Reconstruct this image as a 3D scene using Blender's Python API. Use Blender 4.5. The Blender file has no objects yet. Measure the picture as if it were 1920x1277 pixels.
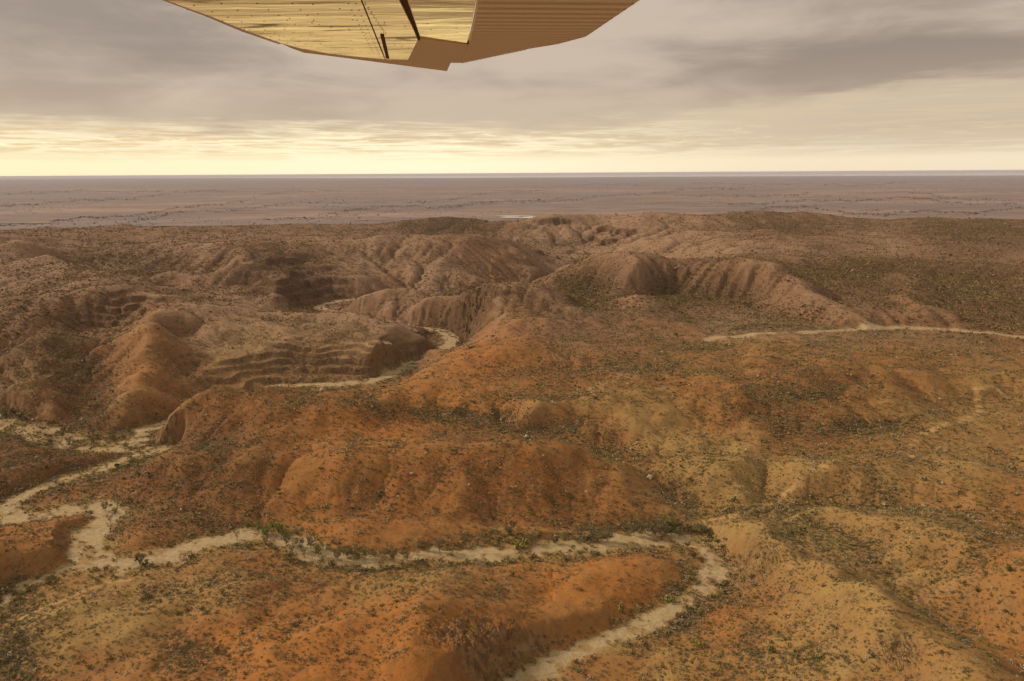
import bpy, math, time
import numpy as np
T0 = time.time()
rng = np.random.default_rng(7)
SC = bpy.context.scene
COL = SC.collection
rad = math.radians

# ------------------------------------------------------------------ camera, sky, sun, exposure
H = 200.0                                   # camera height above the near creek (m)
PITCH, ROLL = 12.75, -0.35
FPX = 26.0 / 36.0 * 1920.0
cam_d = bpy.data.cameras.new('camera')
cam = bpy.data.objects.new('camera', cam_d)
COL.objects.link(cam)
cam_d.lens, cam_d.sensor_width = 26.0, 36.0
cam_d.clip_start, cam_d.clip_end = 0.05, 400000.0
cam.location = (0, 0, H)
from mathutils import Matrix
_m = Matrix.Rotation(rad(90 - PITCH), 3, 'X') @ Matrix.Rotation(rad(ROLL), 3, 'Z')
cam.rotation_euler = _m.to_euler()
SC.camera = cam
CM = np.array(_m)

SUN_AZ, SUN_EL = -68.0, 27.0                # azimuth from straight ahead (+Y), left is negative
world = bpy.data.worlds.new('World')
SC.world = world
world.use_nodes = True


class NT:
    """small helper for building node trees"""
    def __init__(self, tree):
        self.t = tree
        tree.nodes.clear()

    def n(self, kind, **props):
        nd = self.t.nodes.new(kind)
        for k, v in props.items():
            setattr(nd, k, v)
        return nd

    def link(self, a, b):
        self.t.links.new(a, b)

    def put(self, sock, v):
        if isinstance(v, bpy.types.NodeSocket):
            self.t.links.new(v, sock)
        else:
            sock.default_value = v

    def math(self, op, a, b=None, c=None, clamp=False):
        nd = self.n('ShaderNodeMath', operation=op, use_clamp=clamp)
        self.put(nd.inputs[0], a)
        if b is not None:
            self.put(nd.inputs[1], b)
        if c is not None:
            self.put(nd.inputs[2], c)
        return nd.outputs[0]

    def ramp(self, v, a, b, lo=0.0, hi=1.0, smooth=True):
        nd = self.n('ShaderNodeMapRange', interpolation_type='SMOOTHSTEP' if smooth else 'LINEAR')
        self.put(nd.inputs[0], v)
        for i, x in enumerate((a, b, lo, hi)):
            self.put(nd.inputs[1 + i], x)
        return nd.outputs[0]

    def mix(self, f, a, b, mode='MIX'):
        nd = self.n('ShaderNodeMix', data_type='RGBA', blend_type=mode)
        self.put(nd.inputs[0], f)
        self.put(nd.inputs[6], a if isinstance(a, bpy.types.NodeSocket) else (*a, 1))
        self.put(nd.inputs[7], b if isinstance(b, bpy.types.NodeSocket) else (*b, 1))
        return nd.outputs[2]

    def noise(self, vec, scale, detail=4.0, rough=0.55, dist=0.0):
        nd = self.n('ShaderNodeTexNoise')
        self.put(nd.inputs['Vector'], vec)
        nd.inputs['Scale'].default_value = scale
        nd.inputs['Detail'].default_value = detail
        nd.inputs['Roughness'].default_value = rough
        nd.inputs['Distortion'].default_value = dist
        return nd.outputs[0]

    def combine(self, x, y, z):
        nd = self.n('ShaderNodeCombineXYZ')
        for i, v in enumerate((x, y, z)):
            self.put(nd.inputs[i], v)
        return nd.outputs[0]

    def scalev(self, v, s):
        nd = self.n('ShaderNodeVectorMath', operation='MULTIPLY')
        self.put(nd.inputs[0], v)
        nd.inputs[1].default_value = s
        return nd.outputs[0]

    def attr(self, name):
        nd = self.n('ShaderNodeAttribute', attribute_name=name)
        return nd


def build_world():
    w = NT(world.node_tree)
    sky = w.n('ShaderNodeTexSky', sky_type='NISHITA')
    sky.sun_disc = False
    sky.sun_elevation = rad(SUN_EL)
    sky.sun_rotation = rad(SUN_AZ)
    sky.altitude = 400
    sky.dust_density = 3.0
    tc = w.n('ShaderNodeTexCoord')
    sp = w.n('ShaderNodeSeparateXYZ')
    w.link(tc.outputs['Generated'], sp.inputs[0])
    x, y, z = sp.outputs
    zp = w.math('MAXIMUM', z, 0.0)
    den = w.math('ADD', zp, 0.035)
    P = w.combine(w.math('DIVIDE', x, den), w.math('DIVIDE', y, den), 0.0)
    # angular bearing, -1..1 left to right in front
    az = w.math('ARCTAN2', x, y)
    # low bright gap under the deck
    left = w.ramp(az, 0.62, -0.75)
    hor = w.mix(left, (0.86, 0.72, 0.52), (1.02, 0.84, 0.53))
    up = w.mix(left, (0.56, 0.445, 0.325), (0.88, 0.74, 0.50))
    low = w.mix(w.ramp(zp, 0.012, 0.050), hor, up)
    mid = w.ramp(w.math('ABSOLUTE', w.math('SUBTRACT', az, -0.12)), 0.5, 0.0)
    low = w.mix(w.math('MULTIPLY', mid, 0.75), low, (1.10, 0.94, 0.64))
    # streaky altocumulus lit in the gap
    S = w.combine(w.math('MULTIPLY', az, 9.0), w.math('MULTIPLY', zp, 190.0), 1.7)
    st = w.noise(S, 1.0, 7.0, 0.62, 0.6)
    S2 = w.combine(w.math('MULTIPLY', az, 26.0), w.math('MULTIPLY', zp, 260.0), 4.2)
    st2 = w.noise(S2, 1.0, 5.0, 0.6, 0.4)
    stm = w.math('MULTIPLY', w.ramp(st, 0.40, 0.60), w.ramp(zp, 0.012, 0.036))
    low = w.mix(w.math('MULTIPLY', stm, 0.85), low, w.mix(left, (0.62, 0.49, 0.34), (0.66, 0.47, 0.24)))
    puff = w.math('MULTIPLY', w.ramp(st2, 0.50, 0.66), w.math('MULTIPLY', w.ramp(zp, 0.020, 0.032), w.ramp(zp, 0.064, 0.048)))
    low = w.mix(w.math('MULTIPLY', puff, w.ramp(az, 0.45, -0.3, 0.1, 0.8)), low, (1.05, 0.92, 0.60))
    # grey cloud deck
    n1 = w.noise(w.scalev(P, (0.085, 0.16, 1.0)), 1.0, 6.0, 0.50, 0.35)
    n2 = w.noise(w.scalev(P, (0.26, 0.60, 1.0)), 1.0, 7.0, 0.55, 0.2)
    S3 = w.combine(w.math('MULTIPLY', az, 3.2), w.math('MULTIPLY', zp, 13.0), 9.1)
    n3 = w.noise(S3, 1.0, 6.0, 0.5, 0.3)
    S4 = w.combine(w.math('MULTIPLY', az, 10.0), w.math('MULTIPLY', zp, 75.0), 2.1)
    n4 = w.noise(S4, 1.0, 6.0, 0.58, 0.3)
    S5 = w.combine(w.math('MULTIPLY', az, 7.5), w.math('MULTIPLY', zp, 30.0), 6.6)
    n5 = w.noise(S5, 1.0, 6.0, 0.55, 1.2)
    deck_l = w.math('ADD', w.math('MULTIPLY', n3, 0.66), w.math('MULTIPLY', n5, 0.24))
    deck_l = w.math('ADD', deck_l, w.math('MULTIPLY', n4, 0.10))
    bright = w.math('MULTIPLY', w.ramp(w.math('ABSOLUTE', w.math('SUBTRACT', az, -0.02)), 0.42, 0.0), 0.11)
    dark_r = w.math('MULTIPLY', w.math('MULTIPLY', w.ramp(az, 0.18, 0.42), w.ramp(w.math('ABSOLUTE', w.math('SUBTRACT', zp, 0.115)), 0.055, 0.0)), -0.10)
    deck_l = w.math('ADD', w.math('ADD', deck_l, bright), dark_r)
    deck = w.mix(w.ramp(deck_l, 0.36, 0.68), (0.285, 0.222, 0.175), (0.54, 0.435, 0.335))
    warm = w.math('MULTIPLY', w.ramp(zp, 0.15, 0.055), 0.45)
    deck = w.mix(warm, deck, (0.58, 0.44, 0.31))
    edge = w.ramp(az, 0.02, 0.55, 0.054, 0.098)
    wob = w.math('MULTIPLY', w.math('SUBTRACT', n4, 0.5), 0.045)
    zz = w.math('ADD', zp, wob)
    mask = w.ramp(zz, w.math('SUBTRACT', edge, 0.012), w.math('ADD', edge, 0.016))
    cloud = w.mix(mask, low, deck)
    # the deck thins and brightens overhead
    over = w.mix(w.ramp(n1, 0.35, 0.65), (0.31, 0.28, 0.24), (0.48, 0.43, 0.37))
    cloud = w.mix(w.ramp(zp, 0.24, 0.55), cloud, over)
    # behind the aircraft: plain grey overcast
    cloud = w.mix(w.ramp(y, 0.25, -0.25), cloud, w.mix(w.ramp(zp, 0.0, 0.5), (0.50, 0.45, 0.38), over))
    bg1 = w.n('ShaderNodeBackground')
    w.link(cloud, bg1.inputs[0])
    bg1.inputs[1].default_value = 0.57
    bg2 = w.n('ShaderNodeBackground')
    w.link(sky.outputs[0], bg2.inputs[0])
    bg2.inputs[1].default_value = 0.06
    mx = w.n('ShaderNodeMixShader')
    mx.inputs[0].default_value = 0.93
    w.link(bg2.outputs[0], mx.inputs[1])
    w.link(bg1.outputs[0], mx.inputs[2])
    out = w.n('ShaderNodeOutputWorld')
    w.link(mx.outputs[0], out.inputs[0])


build_world()
sun_d = bpy.data.lights.new('sun', 'SUN')
sun_d.energy, sun_d.angle, sun_d.color = 1.5, rad(10), (1.0, 0.86, 0.66)
sun = bpy.data.objects.new('sun', sun_d)
COL.objects.link(sun)
sun.location = (0, 0, 400)
sun.rotation_euler = (rad(90 - SUN_EL), 0, rad(180 - SUN_AZ))
SC.view_settings.view_transform = 'Standard'
SC.view_settings.look = 'None'
SC.view_settings.gamma = 1.0
SC.view_settings.exposure = 1.0


# ------------------------------------------------------------------ helpers
def tag(o, label=None, cat=None, group=None, kind=None):
    for k, v in (('label', label), ('category', cat), ('group', group), ('kind', kind)):
        if v:
            o[k] = v
    return o


def mesh_np(name, verts, faces, mat=None, smooth=False, parent=None, link=True, attrs=None, normals=None):
    """verts (n,3); faces (m,3) or (m,4) array; attrs {name: (n,) or (n,3)} on points"""
    me = bpy.data.meshes.new(name)
    verts = np.asarray(verts, dtype=np.float32)
    faces = np.asarray(faces, dtype=np.int32)
    k = faces.shape[1]
    me.vertices.add(len(verts))
    me.vertices.foreach_set('co', verts.ravel())
    me.loops.add(faces.size)
    me.loops.foreach_set('vertex_index', faces.ravel())
    me.polygons.add(len(faces))
    me.polygons.foreach_set('loop_start', np.arange(0, faces.size, k, dtype=np.int32))
    if smooth:
        me.polygons.foreach_set('use_smooth', np.ones(len(faces), dtype=bool))
    for an, av in (attrs or {}).items():
        av = np.asarray(av, dtype=np.float32)
        if av.ndim == 1:
            a = me.attributes.new(an, 'FLOAT', 'POINT')
            a.data.foreach_set('value', av)
        else:
            a = me.attributes.new(an, 'FLOAT_VECTOR', 'POINT')
            a.data.foreach_set('vector', av.ravel())
    me.update(calc_edges=True)
    if normals is not None:
        try:
            me.normals_split_custom_set_from_vertices(np.asarray(normals, dtype=np.float32))
        except Exception as e:
            print('normals', e)
    if mat:
        me.materials.append(mat)
    if not link:
        return me
    o = bpy.data.objects.new(name, me)
    COL.objects.link(o)
    if parent is not None:
        o.parent = parent
    return o


def new_mat(name):
    m = bpy.data.materials.new(name)
    m.use_nodes = True
    nt = NT(m.node_tree)
    out = nt.n('ShaderNodeOutputMaterial')
    b = nt.n('ShaderNodeBsdfPrincipled')
    nt.link(b.outputs[0], out.inputs[0])
    return m, nt, b


def simple_mat(name, col, rough=0.8, var=0.35, scale=3.0):
    m, nt, b = new_mat(name)
    g = nt.n('ShaderNodeTexCoord')
    n = nt.noise(g.outputs['Object'], scale, 4)
    c = nt.mix(n, tuple(x * (1 - var) for x in col), tuple(min(1, x * (1 + var)) for x in col))
    nt.link(c, b.inputs['Base Color'])
    b.inputs['Roughness'].default_value = rough
    return m


def rays(px, py):
    px, py = np.asarray(px, float), np.asarray(py, float)
    d = np.stack([(px - 960) / FPX, (638.5 - py) / FPX, -np.ones_like(px)], -1)
    return d @ CM.T


def project(P):
    q = (np.asarray(P, float) - np.array([0, 0, H])) @ CM
    w = np.maximum(-q[..., 2], 1e-3)
    return 960 + FPX * q[..., 0] / w, 638.5 - FPX * q[..., 1] / w, -q[..., 2]


def at_z(px, py, z):
    d = rays(px, py)
    t = (np.asarray(z, float) - H) / d[..., 2]
    return d[..., 0] * t, d[..., 1] * t


def az_of(px, py=640):
    d = rays(px, py)
    return np.arctan2(d[..., 0], d[..., 1])


def _hash(ix, iy, seed):
    h = (ix.astype(np.uint32) * np.uint32(374761393)) ^ (iy.astype(np.uint32) * np.uint32(668265263)) ^ np.uint32((seed * 2246822519) & 0xffffffff)
    h = (h ^ (h >> np.uint32(13))) * np.uint32(1274126177)
    return h ^ (h >> np.uint32(16))


def gnoise(x, y, seed=0):
    x0, y0 = np.floor(x), np.floor(y)
    fx, fy = x - x0, y - y0
    ix, iy = x0.astype(np.int64), y0.astype(np.int64)

    def g(dx, dy):
        a = _hash(ix + dx, iy + dy, seed).astype(np.float64) * (2 * np.pi / 4294967296.0)
        return np.cos(a) * (fx - dx) + np.sin(a) * (fy - dy)
    u = fx * fx * fx * (fx * (fx * 6 - 15) + 10)
    v = fy * fy * fy * (fy * (fy * 6 - 15) + 10)
    a = g(0, 0) * (1 - u) + g(1, 0) * u
    b = g(0, 1) * (1 - u) + g(1, 1) * u
    return (a * (1 - v) + b * v) * 1.5


def fbm(x, y, octv=4, seed=0, gain=0.5):
    s, a, t = 0.0, 1.0, 0.0
    for i in range(octv):
        s = s + a * gnoise(x * 2 ** i + 17.3 * i, y * 2 ** i - 9.1 * i, seed + i)
        t += a
        a *= gain
    return s / t


def sst(a, b, x):
    t = np.clip((x - a) / (b - a), 0, 1)
    return t * t * (3 - 2 * t)


# ------------------------------------------------------------------ terrain control lines
# Z lines: (column, row, height); R lines: (column, row, range); D points: (column, range, height)
PLAIN = -80.0
CREEK = [(900, 1345), (980, 1277), (1040, 1245), (1110, 1210), (1190, 1175), (1260, 1140), (1315, 1112), (1343, 1080), (1340, 1050),
         (1310, 1022), (1265, 1006), (1180, 1010), (1100, 1026), (1000, 1031), (900, 1036), (800, 1042), (700, 1053), (640, 1049),
         (575, 1032), (530, 1010), (470, 1000), (410, 1012), (340, 1036), (270, 1056), (200, 1058), (155, 1046), (180, 1008),
         (212, 966), (188, 947), (120, 958), (50, 970), (8, 972), (0, 955), (40, 930), (120, 898), (200, 875), (265, 852), (284, 843), (262, 826), (268, 806)]
CREEK_W = [5, 5, 5, 5, 5, 5.5, 6, 7, 6, 6, 7, 8, 8, 7, 7, 7, 7, 7, 7, 8, 8, 7, 7, 8, 10, 11, 10, 11, 8, 7, 7, 9, 8, 7, 6, 6, 7, 8, 8, 8]
CREEK_HID = [(310, 575, -1), (360, 618, -1), (430, 655, -2), (470, 683, -2), (510, 701, -2), (560, 702, -2), (640, 703, -2.5), (690, 706, -2.5), (740, 750, -3), (790, 795, -3),
             (835, 860, -4), (858, 905, -4), (845, 938, -4), (800, 982, -4), (740, 1012, -5), (680, 1060, -5), (622, 1125, -6), (592, 1163, -7),
             (640, 1232, -7), (720, 1262, -8), (850, 1262, -9), (940, 1310, -10), (1000, 1420, -10), (1060, 1560, -11), (1097, 1750, -11), (1100, 1950, -12)]
FLATS = [(268, 815), (150, 836), (60, 806), (0, 790), (-80, 770)]

ZL = [
    [(-60, 800, 13), (0, 818, 13), (60, 836, 10), (130, 862, 5), (185, 871, 1.5)],
    [(0, 870, 11)], [(60, 890, 6)], [(-80, 900, 10)],
    [(-60, 990, 9), (60, 990, 7), (130, 968, 4.5), (178, 978, 3)], [(60, 1020, 10)], [(0, 1040, 11)], [(125, 1022, 6)], [(-60, 1090, 9)], [(60, 1060, 6)],
    [(275, 806, 14), (300, 790, 18), (330, 770, 19), (365, 750, 20), (400, 740, 21), (470, 733, 20), (560, 727, 18), (640, 727, 17), (690, 728, 16),
     (730, 716, 17), (780, 691, 18), (830, 666, 20), (880, 640, 25), (915, 608, 32), (935, 580, 41)],
    [(450, 790, 21)], [(600, 790, 22)], [(700, 770, 25)], [(800, 740, 27)], [(850, 700, 28)], [(950, 650, 35)], [(1000, 615, 40)], [(520, 755, 23)],
    [(400, 860, 17)], [(500, 870, 18)], [(300, 900, 9)], [(255, 940, 3)], [(350, 950, 6)], [(450, 955, 5)], [(550, 960, 4.5)], [(420, 990, 1.5)], [(250, 1010, 3)], [(300, 860, 14)],
    [(560, 880, 18), (700, 850, 23), (800, 832, 25), (900, 826, 26), (1000, 830, 26), (1100, 846, 24), (1180, 872, 20), (1240, 922, 11), (1280, 965, 6)],
    [(560, 835, 18.5), (640, 806, 18.5), (760, 790, 18.5), (870, 775, 18), (960, 790, 17.5), (1050, 815, 16), (1130, 840, 14), (1210, 882, 9.5), (1265, 930, 5), (1300, 975, 3)],
    [(900, 900, 15)], [(1000, 930, 10)], [(800, 930, 10)], [(700, 940, 8)], [(900, 980, 4.5)], [(1100, 930, 10)], [(650, 990, 5)], [(1000, 1000, 3)], [(780, 1012, 3)],
    [(930, 760, 22), (1000, 740, 24), (1060, 716, 26), (1150, 692, 30), (1250, 672, 28), (1330, 648, 27)],
    [(1100, 725, 33), (1000, 765, 30)], [(1150, 770, 29), (1250, 760, 31), (1330, 752, 32), (1400, 765, 30), (1450, 800, 25)],
    [(1300, 800, 23)], [(1250, 850, 16)], [(1180, 800, 23)],
    [(1380, 728, 37), (1430, 715, 39), (1500, 700, 41), (1600, 690, 42), (1700, 718, 36), (1760, 750, 29)], [(1550, 765, 32)],
    [(1480, 795, 26), (1600, 800, 25), (1690, 800, 23)], [(1360, 690, 34)], [(1500, 670, 30)], [(1650, 665, 30)], [(1800, 680, 29)], [(1900, 700, 33)],
    [(1850, 750, 27)], [(1920, 820, 25)], [(1800, 820, 23)], [(1750, 790, 24)],
    [(1440, 905, 15), (1500, 880, 25), (1600, 868, 28), (1700, 864, 28), (1800, 874, 29), (1920, 894, 31), (2020, 905, 32)],
    [(1500, 835, 21), (1600, 832, 20), (1700, 838, 20), (1830, 850, 21)],
    [(1500, 922, 16), (1600, 930, 19), (1750, 940, 22), (1920, 955, 24)],
    [(1290, 890, 14), (1340, 868, 20), (1390, 862, 22), (1430, 880, 18)], [(1400, 915, 14)], [(1370, 820, 22)],
    [(1450, 960, 17), (1500, 945, 23), (1560, 935, 28), (1640, 950, 31), (1720, 988, 32), (1800, 1018, 34), (1920, 1058, 38), (2050, 1100, 42)],
    [(1680, 975, 30), (1672, 1040, 23)], [(1580, 985, 21)], [(1760, 1040, 28)],
    [(1640, 1062, 20), (1700, 1072, 23), (1780, 1092, 27), (1870, 1122, 31), (1960, 1160, 34)],
    [(1470, 972, 11), (1530, 1006, 11), (1590, 1042, 14), (1660, 1078, 17), (1740, 1124, 20), (1830, 1170, 24), (1920, 1210, 28)],
    [(1335, 1003, 7), (1400, 997, 16), (1470, 1002, 22), (1530, 1040, 26), (1600, 1090, 31), (1680, 1140, 35), (1760, 1185, 38), (1840, 1240, 41), (1900, 1290, 43)],
    [(1400, 1050, 9)], [(1372, 1100, 3)], [(1450, 1100, 12)], [(1500, 1150, 16)], [(1600, 1200, 23)], [(1400, 1180, 8)], [(1500, 1250, 15)], [(1700, 1250, 29)], [(1350, 1250, 5)], [(1250, 1220, 2.5)],
    [(1760, 1290, 36)], [(1880, 1260, 39)], [(2000, 1320, 42)],
    [(750, 1100, 11), (850, 1090, 11.5), (950, 1085, 10.5), (1100, 1075, 7), (1200, 1072, 4.5), (1260, 1050, 2.5)], [(650, 1105, 8)], [(580, 1085, 4)],
    [(760, 1160, 15.5)], [(900, 1160, 13)], [(600, 1180, 17)], [(500, 1130, 11)], [(430, 1080, 6)], [(400, 1042, 2.5)], [(300, 1090, 5)], [(200, 1110, 5)], [(100, 1150, 6)],
    [(200, 1200, 10)], [(350, 1200, 14)], [(500, 1250, 18)], [(700, 1250, 16)], [(80, 1250, 7)], [(0, 1200, 4)], [(800, 1063, 3)], [(700, 1080, 4)], [(900, 1056, 3)], [(1150, 1100, 6)], [(1220, 1110, 2.5)],
    [(852, 1277, 12), (900, 1222, 11.5), (940, 1192, 10.5), (1000, 1180, 8.5), (1080, 1183, 5), (1150, 1176, 2.5)],
    [(300, 1400, 17)], [(1000, 1420, 4)], [(1400, 1420, 10)], [(1800, 1450, 38)], [(-100, 1300, 6)], [(650, 1420, 18)],
    [(40, 1095, 1), (0, 1135, 0.5), (-60, 1180, 0)],
    [(1330, 640, 27), (1420, 633, 27), (1500, 630, 26), (1600, 622, 26), (1680, 620, 26), (1750, 625, 25), (1850, 632, 25), (1920, 645, 24)],
]
RL = [
    [(-80, 436, 1700), (70, 440, 1700), (140, 441, 1800), (200, 438, 1900), (260, 432, 1950), (285, 426, 1950), (320, 427, 1950), (360, 437, 1900), (450, 440, 1900), (560, 443, 1850), (630, 441, 1850)],
    [(655, 455, 1700), (680, 445, 1650), (720, 440, 1620), (800, 447, 1600), (900, 448, 1620), (960, 452, 1680), (1010, 460, 1720), (1050, 472, 1740), (1078, 481, 1750)],
    [(700, 480, 1480)], [(800, 490, 1450)], [(900, 490, 1480)], [(900, 525, 1330)], [(800, 515, 1350)], [(700, 515, 1330)], [(1000, 530, 1250)],
    [(505, 497, 1330), (560, 492, 1380), (620, 505, 1350), (680, 520, 1300)],
    [(0, 455, 1450), (60, 452, 1430), (100, 475, 1225), (150, 500, 1115), (210, 528, 1025), (245, 539, 1000)],
    [(0, 500, 1200)], [(60, 512, 1120)], [(100, 540, 1010)], [(0, 550, 950)], [(-80, 470, 1400)], [(-80, 540, 1000)],
    [(110, 457, 1660), (150, 485, 1510), (200, 520, 1345)],
    [(300, 460, 1650)], [(330, 500, 1380)], [(250, 500, 1410)], [(350, 530, 1240)], [(430, 535, 1200)], [(230, 470, 1600)],
    [(370, 465, 1480), (430, 480, 1345), (490, 510, 1200), (540, 550, 1135), (583, 577, 1140)], [(300, 445, 1750), (330, 475, 1450), (320, 505, 1290), (285, 533, 1140)], [(400, 520, 1340)], [(450, 545, 1220)],
    [(250, 538, 1040), (310, 541, 1030), (370, 557, 1000), (410, 572, 980), (470, 582, 960), (530, 588, 930), (580, 593, 900), (640, 597, 880), (700, 605, 860), (760, 620, 850), (800, 632, 850), (828, 650, 850)],
    [(395, 662, 735), (440, 640, 760), (480, 627, 780), (560, 624, 790), (620, 640, 765), (700, 650, 755), (760, 660, 760), (800, 658, 785)],
    [(395, 700, 700)], [(480, 602, 850)], [(600, 612, 835)], [(700, 625, 815)],
    [(-60, 592, 860), (30, 577, 870), (110, 556, 890), (190, 544, 900), (240, 551, 890), (275, 566, 860), (310, 580, 830), (350, 586, 830), (400, 600, 820)],
    [(310, 580, 828), (300, 610, 772), (285, 650, 709), (262, 690, 651), (240, 730, 607), (228, 770, 578)],
    [(345, 640, 790), (352, 690, 710), (347, 728, 655)], [(400, 640, 772)], [(380, 615, 800)], [(395, 680, 715)],
    [(190, 600, 845), (200, 640, 785), (190, 690, 712), (145, 770, 602)],
    [(110, 556, 885), (75, 630, 745), (78, 700, 645), (90, 760, 592)], [(5, 650, 750), (-20, 720, 645)], [(60, 775, 592), (120, 800, 570), (200, 815, 557)],
    [(602, 590, 1062), (650, 568, 1080), (690, 545, 1100), (730, 530, 1120), (760, 525, 1130), (800, 540, 1120), (840, 556, 1080), (870, 560, 1040)],
    [(700, 580, 1030)], [(760, 580, 1000)], [(800, 605, 965)],
    [(805, 562, 1010), (860, 560, 960), (915, 565, 905), (940, 573, 885)], [(845, 625, 925)],
    [(940, 573, 885), (1000, 577, 880), (1060, 600, 840), (1130, 622, 800), (1200, 634, 780)],
    [(1000, 550, 1000)], [(930, 545, 1100)], [(1060, 560, 930)], [(1100, 580, 880)],
    [(1010, 520, 1180), (1060, 508, 1160), (1100, 500, 1140), (1150, 489, 1110), (1190, 496, 1065), (1190, 540, 940), (1182, 580, 855), (1250, 622, 790)],
    [(1240, 494, 1150), (1280, 494, 1180), (1350, 497, 1210), (1400, 490, 1260), (1480, 486, 1290), (1550, 487, 1290), (1650, 490, 1290), (1760, 492, 1290), (1920, 500, 1250), (2020, 505, 1230)],
    [(1280, 500, 1085), (1340, 508, 1040), (1400, 520, 1000), (1500, 545, 925), (1580, 570, 855), (1630, 600, 805)],
    [(1240, 560, 1030), (1310, 600, 905)], [(1115, 540, 1090)], [(1120, 590, 925)], [(1380, 570, 985)], [(1450, 600, 880)],
    [(1500, 510, 1235), (1560, 530, 1175), (1600, 555, 1075), (1640, 592, 910)],
    [(1690, 515, 1060), (1695, 560, 905), (1740, 592, 825)], [(1800, 560, 1050), (1785, 600, 885)], [(1900, 580, 900)], [(1870, 540, 1040)], [(1930, 620, 810)],
    [(1310, 446, 1850), (1350, 437, 1900), (1420, 432, 1950)], [(1480, 466, 1600)], [(1550, 478, 1500)],
    [(1570, 470, 1620), (1640, 455, 1700), (1680, 450, 1720), (1730, 463, 1660), (1800, 472, 1600)], [(1860, 455, 1750), (1940, 448, 1750)],
    [(1112, 473, 2000), (1130, 440, 2150), (1150, 418, 2250), (1190, 405, 2350), (1240, 400, 2400), (1330, 401, 2400), (1420, 398, 2400), (1480, 407, 2350), (1550, 413, 2300), (1630, 415, 2350),
     (1690, 430, 2250), (1760, 419, 2400), (1800, 416, 2450), (1860, 415, 2450), (1920, 413, 2450), (2020, 415, 2450)],
    [(1200, 450, 1950)], [(1250, 430, 2100)], [(1180, 472, 1850)], [(1290, 470, 1700)], [(1450, 430, 2050)], [(1560, 440, 1950)], [(1800, 440, 1950)],
    [(985, 428, 2290), (1005, 412, 2320), (1030, 407, 2350), (1080, 408, 2380), (1105, 420, 2350)], [(1000, 443, 2190)], [(1060, 440, 2210)], [(1045, 456, 2140)],
    [(735, 425, 2500), (800, 412, 2600), (850, 409, 2650), (910, 412, 2600), (960, 418, 2550)], [(850, 441, 2250)], [(950, 440, 2250)],
    [(1135, 413, 2650)],
]
DP = [(250, 1285, 12), (320, 1230, 8), (400, 1190, 3), (480, 1160, -1), (560, 1150, -4),
      (1400, 1460, 30), (1600, 1460, 24), (1800, 1460, 20), (1250, 1420, 34), (1950, 1450, 22), (1150, 1450, 22), (1050, 1450, 22),
      (850, 1980, 5), (740, 2000, 8), (950, 1980, 0), (640, 2200, 10)]
for _p in range(-500, 2500, 190):
    DP += [(_p, 2950, 0), (_p, 3400, -50), (_p, 3900, -78), (_p, 4700, PLAIN)]
for _s in (-1, 1):
    for _r, _z in ((250, 12), (400, 14), (600, 22), (850, 40), (1200, 45), (1700, 55), (2300, 50)):
        DP += [(960 + _s * 1500, _r, _z), (960 + _s * 2300, _r, _z)]
for _p in (-400, 300, 960, 1600, 2300):
    DP.append((_p, 130, 12))


def dens(line, step=34.0):
    out = []
    for a, b in zip(line[:-1], line[1:]):
        a, b = np.array(a, float), np.array(b, float)
        n = max(1, int(np.hypot(*(b - a)[:2]) / step))
        for i in range(n):
            out.append(a + (b - a) * i / n)
    out.append(np.array(line[-1], float))
    return np.array(out)


pts = []                                       # (x, y, z)


def zpt(px, py, z):
    x, y = at_z(px, py, z)
    pts.append(np.stack([x, y, np.broadcast_to(z, np.shape(x))], -1))


def rpt(px, py, R):
    d = rays(px, py)
    t = np.asarray(R, float) / d[..., 1]        # R is measured straight ahead (+Y)
    pts.append(np.stack([d[..., 0] * t, d[..., 1] * t, H + d[..., 2] * t], -1))


for l in ZL:
    a = dens(l, 45)
    zpt(a[:, 0], a[:, 1], a[:, 2])
for l in RL:
    a = dens(l, 30)
    rpt(a[:, 0], a[:, 1], a[:, 2])
a = dens([(p, q, 0) for p, q in CREEK], 40)
zpt(a[:, 0], a[:, 1], a[:, 2] * 0)
a = dens([(p, q, 0) for p, q in FLATS], 40)
zpt(a[:, 0], a[:, 1], a[:, 2] * 0)
for p, R, z in DP + CREEK_HID:
    t = az_of(float(p))
    if abs(t) < 0.75:
        R = R / math.cos(t)
    pts.append(np.array([[R * np.sin(t), R * np.cos(t), z]]))
pts = np.concatenate(pts)
q = np.stack([np.arctan2(pts[:, 0], pts[:, 1]), np.log(np.hypot(pts[:, 0], pts[:, 1]))], -1)
_, uniq = np.unique(np.round(q / 0.004), axis=0, return_index=True)
pts, q = pts[uniq], q[uniq]


def tps_kernel(d2):
    return 0.5 * d2 * np.log(np.maximum(d2, 1e-12))


N = len(q)
K = tps_kernel(((q[:, None] - q[None]) ** 2).sum(-1))
A = np.zeros((N + 3, N + 3))
A[:N, :N] = K + np.eye(N) * 2e-5
A[:N, N] = A[N, :N] = 1
A[:N, N + 1:] = q
A[N + 1:, :N] = q.T
coef = np.linalg.solve(A, np.concatenate([pts[:, 2], [0, 0, 0]]))


def tps(th, lr):
    out = np.empty(th.shape)
    f, g, o = th.ravel(), lr.ravel(), out.ravel()
    for i in range(0, f.size, 20000):
        d2 = (f[i:i + 20000, None] - q[None, :, 0]) ** 2 + (g[i:i + 20000, None] - q[None, :, 1]) ** 2
        o[i:i + 20000] = tps_kernel(d2) @ coef[:N] + coef[N] + f[i:i + 20000] * coef[N + 1] + g[i:i + 20000] * coef[N + 2]
    return o.reshape(th.shape)


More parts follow.
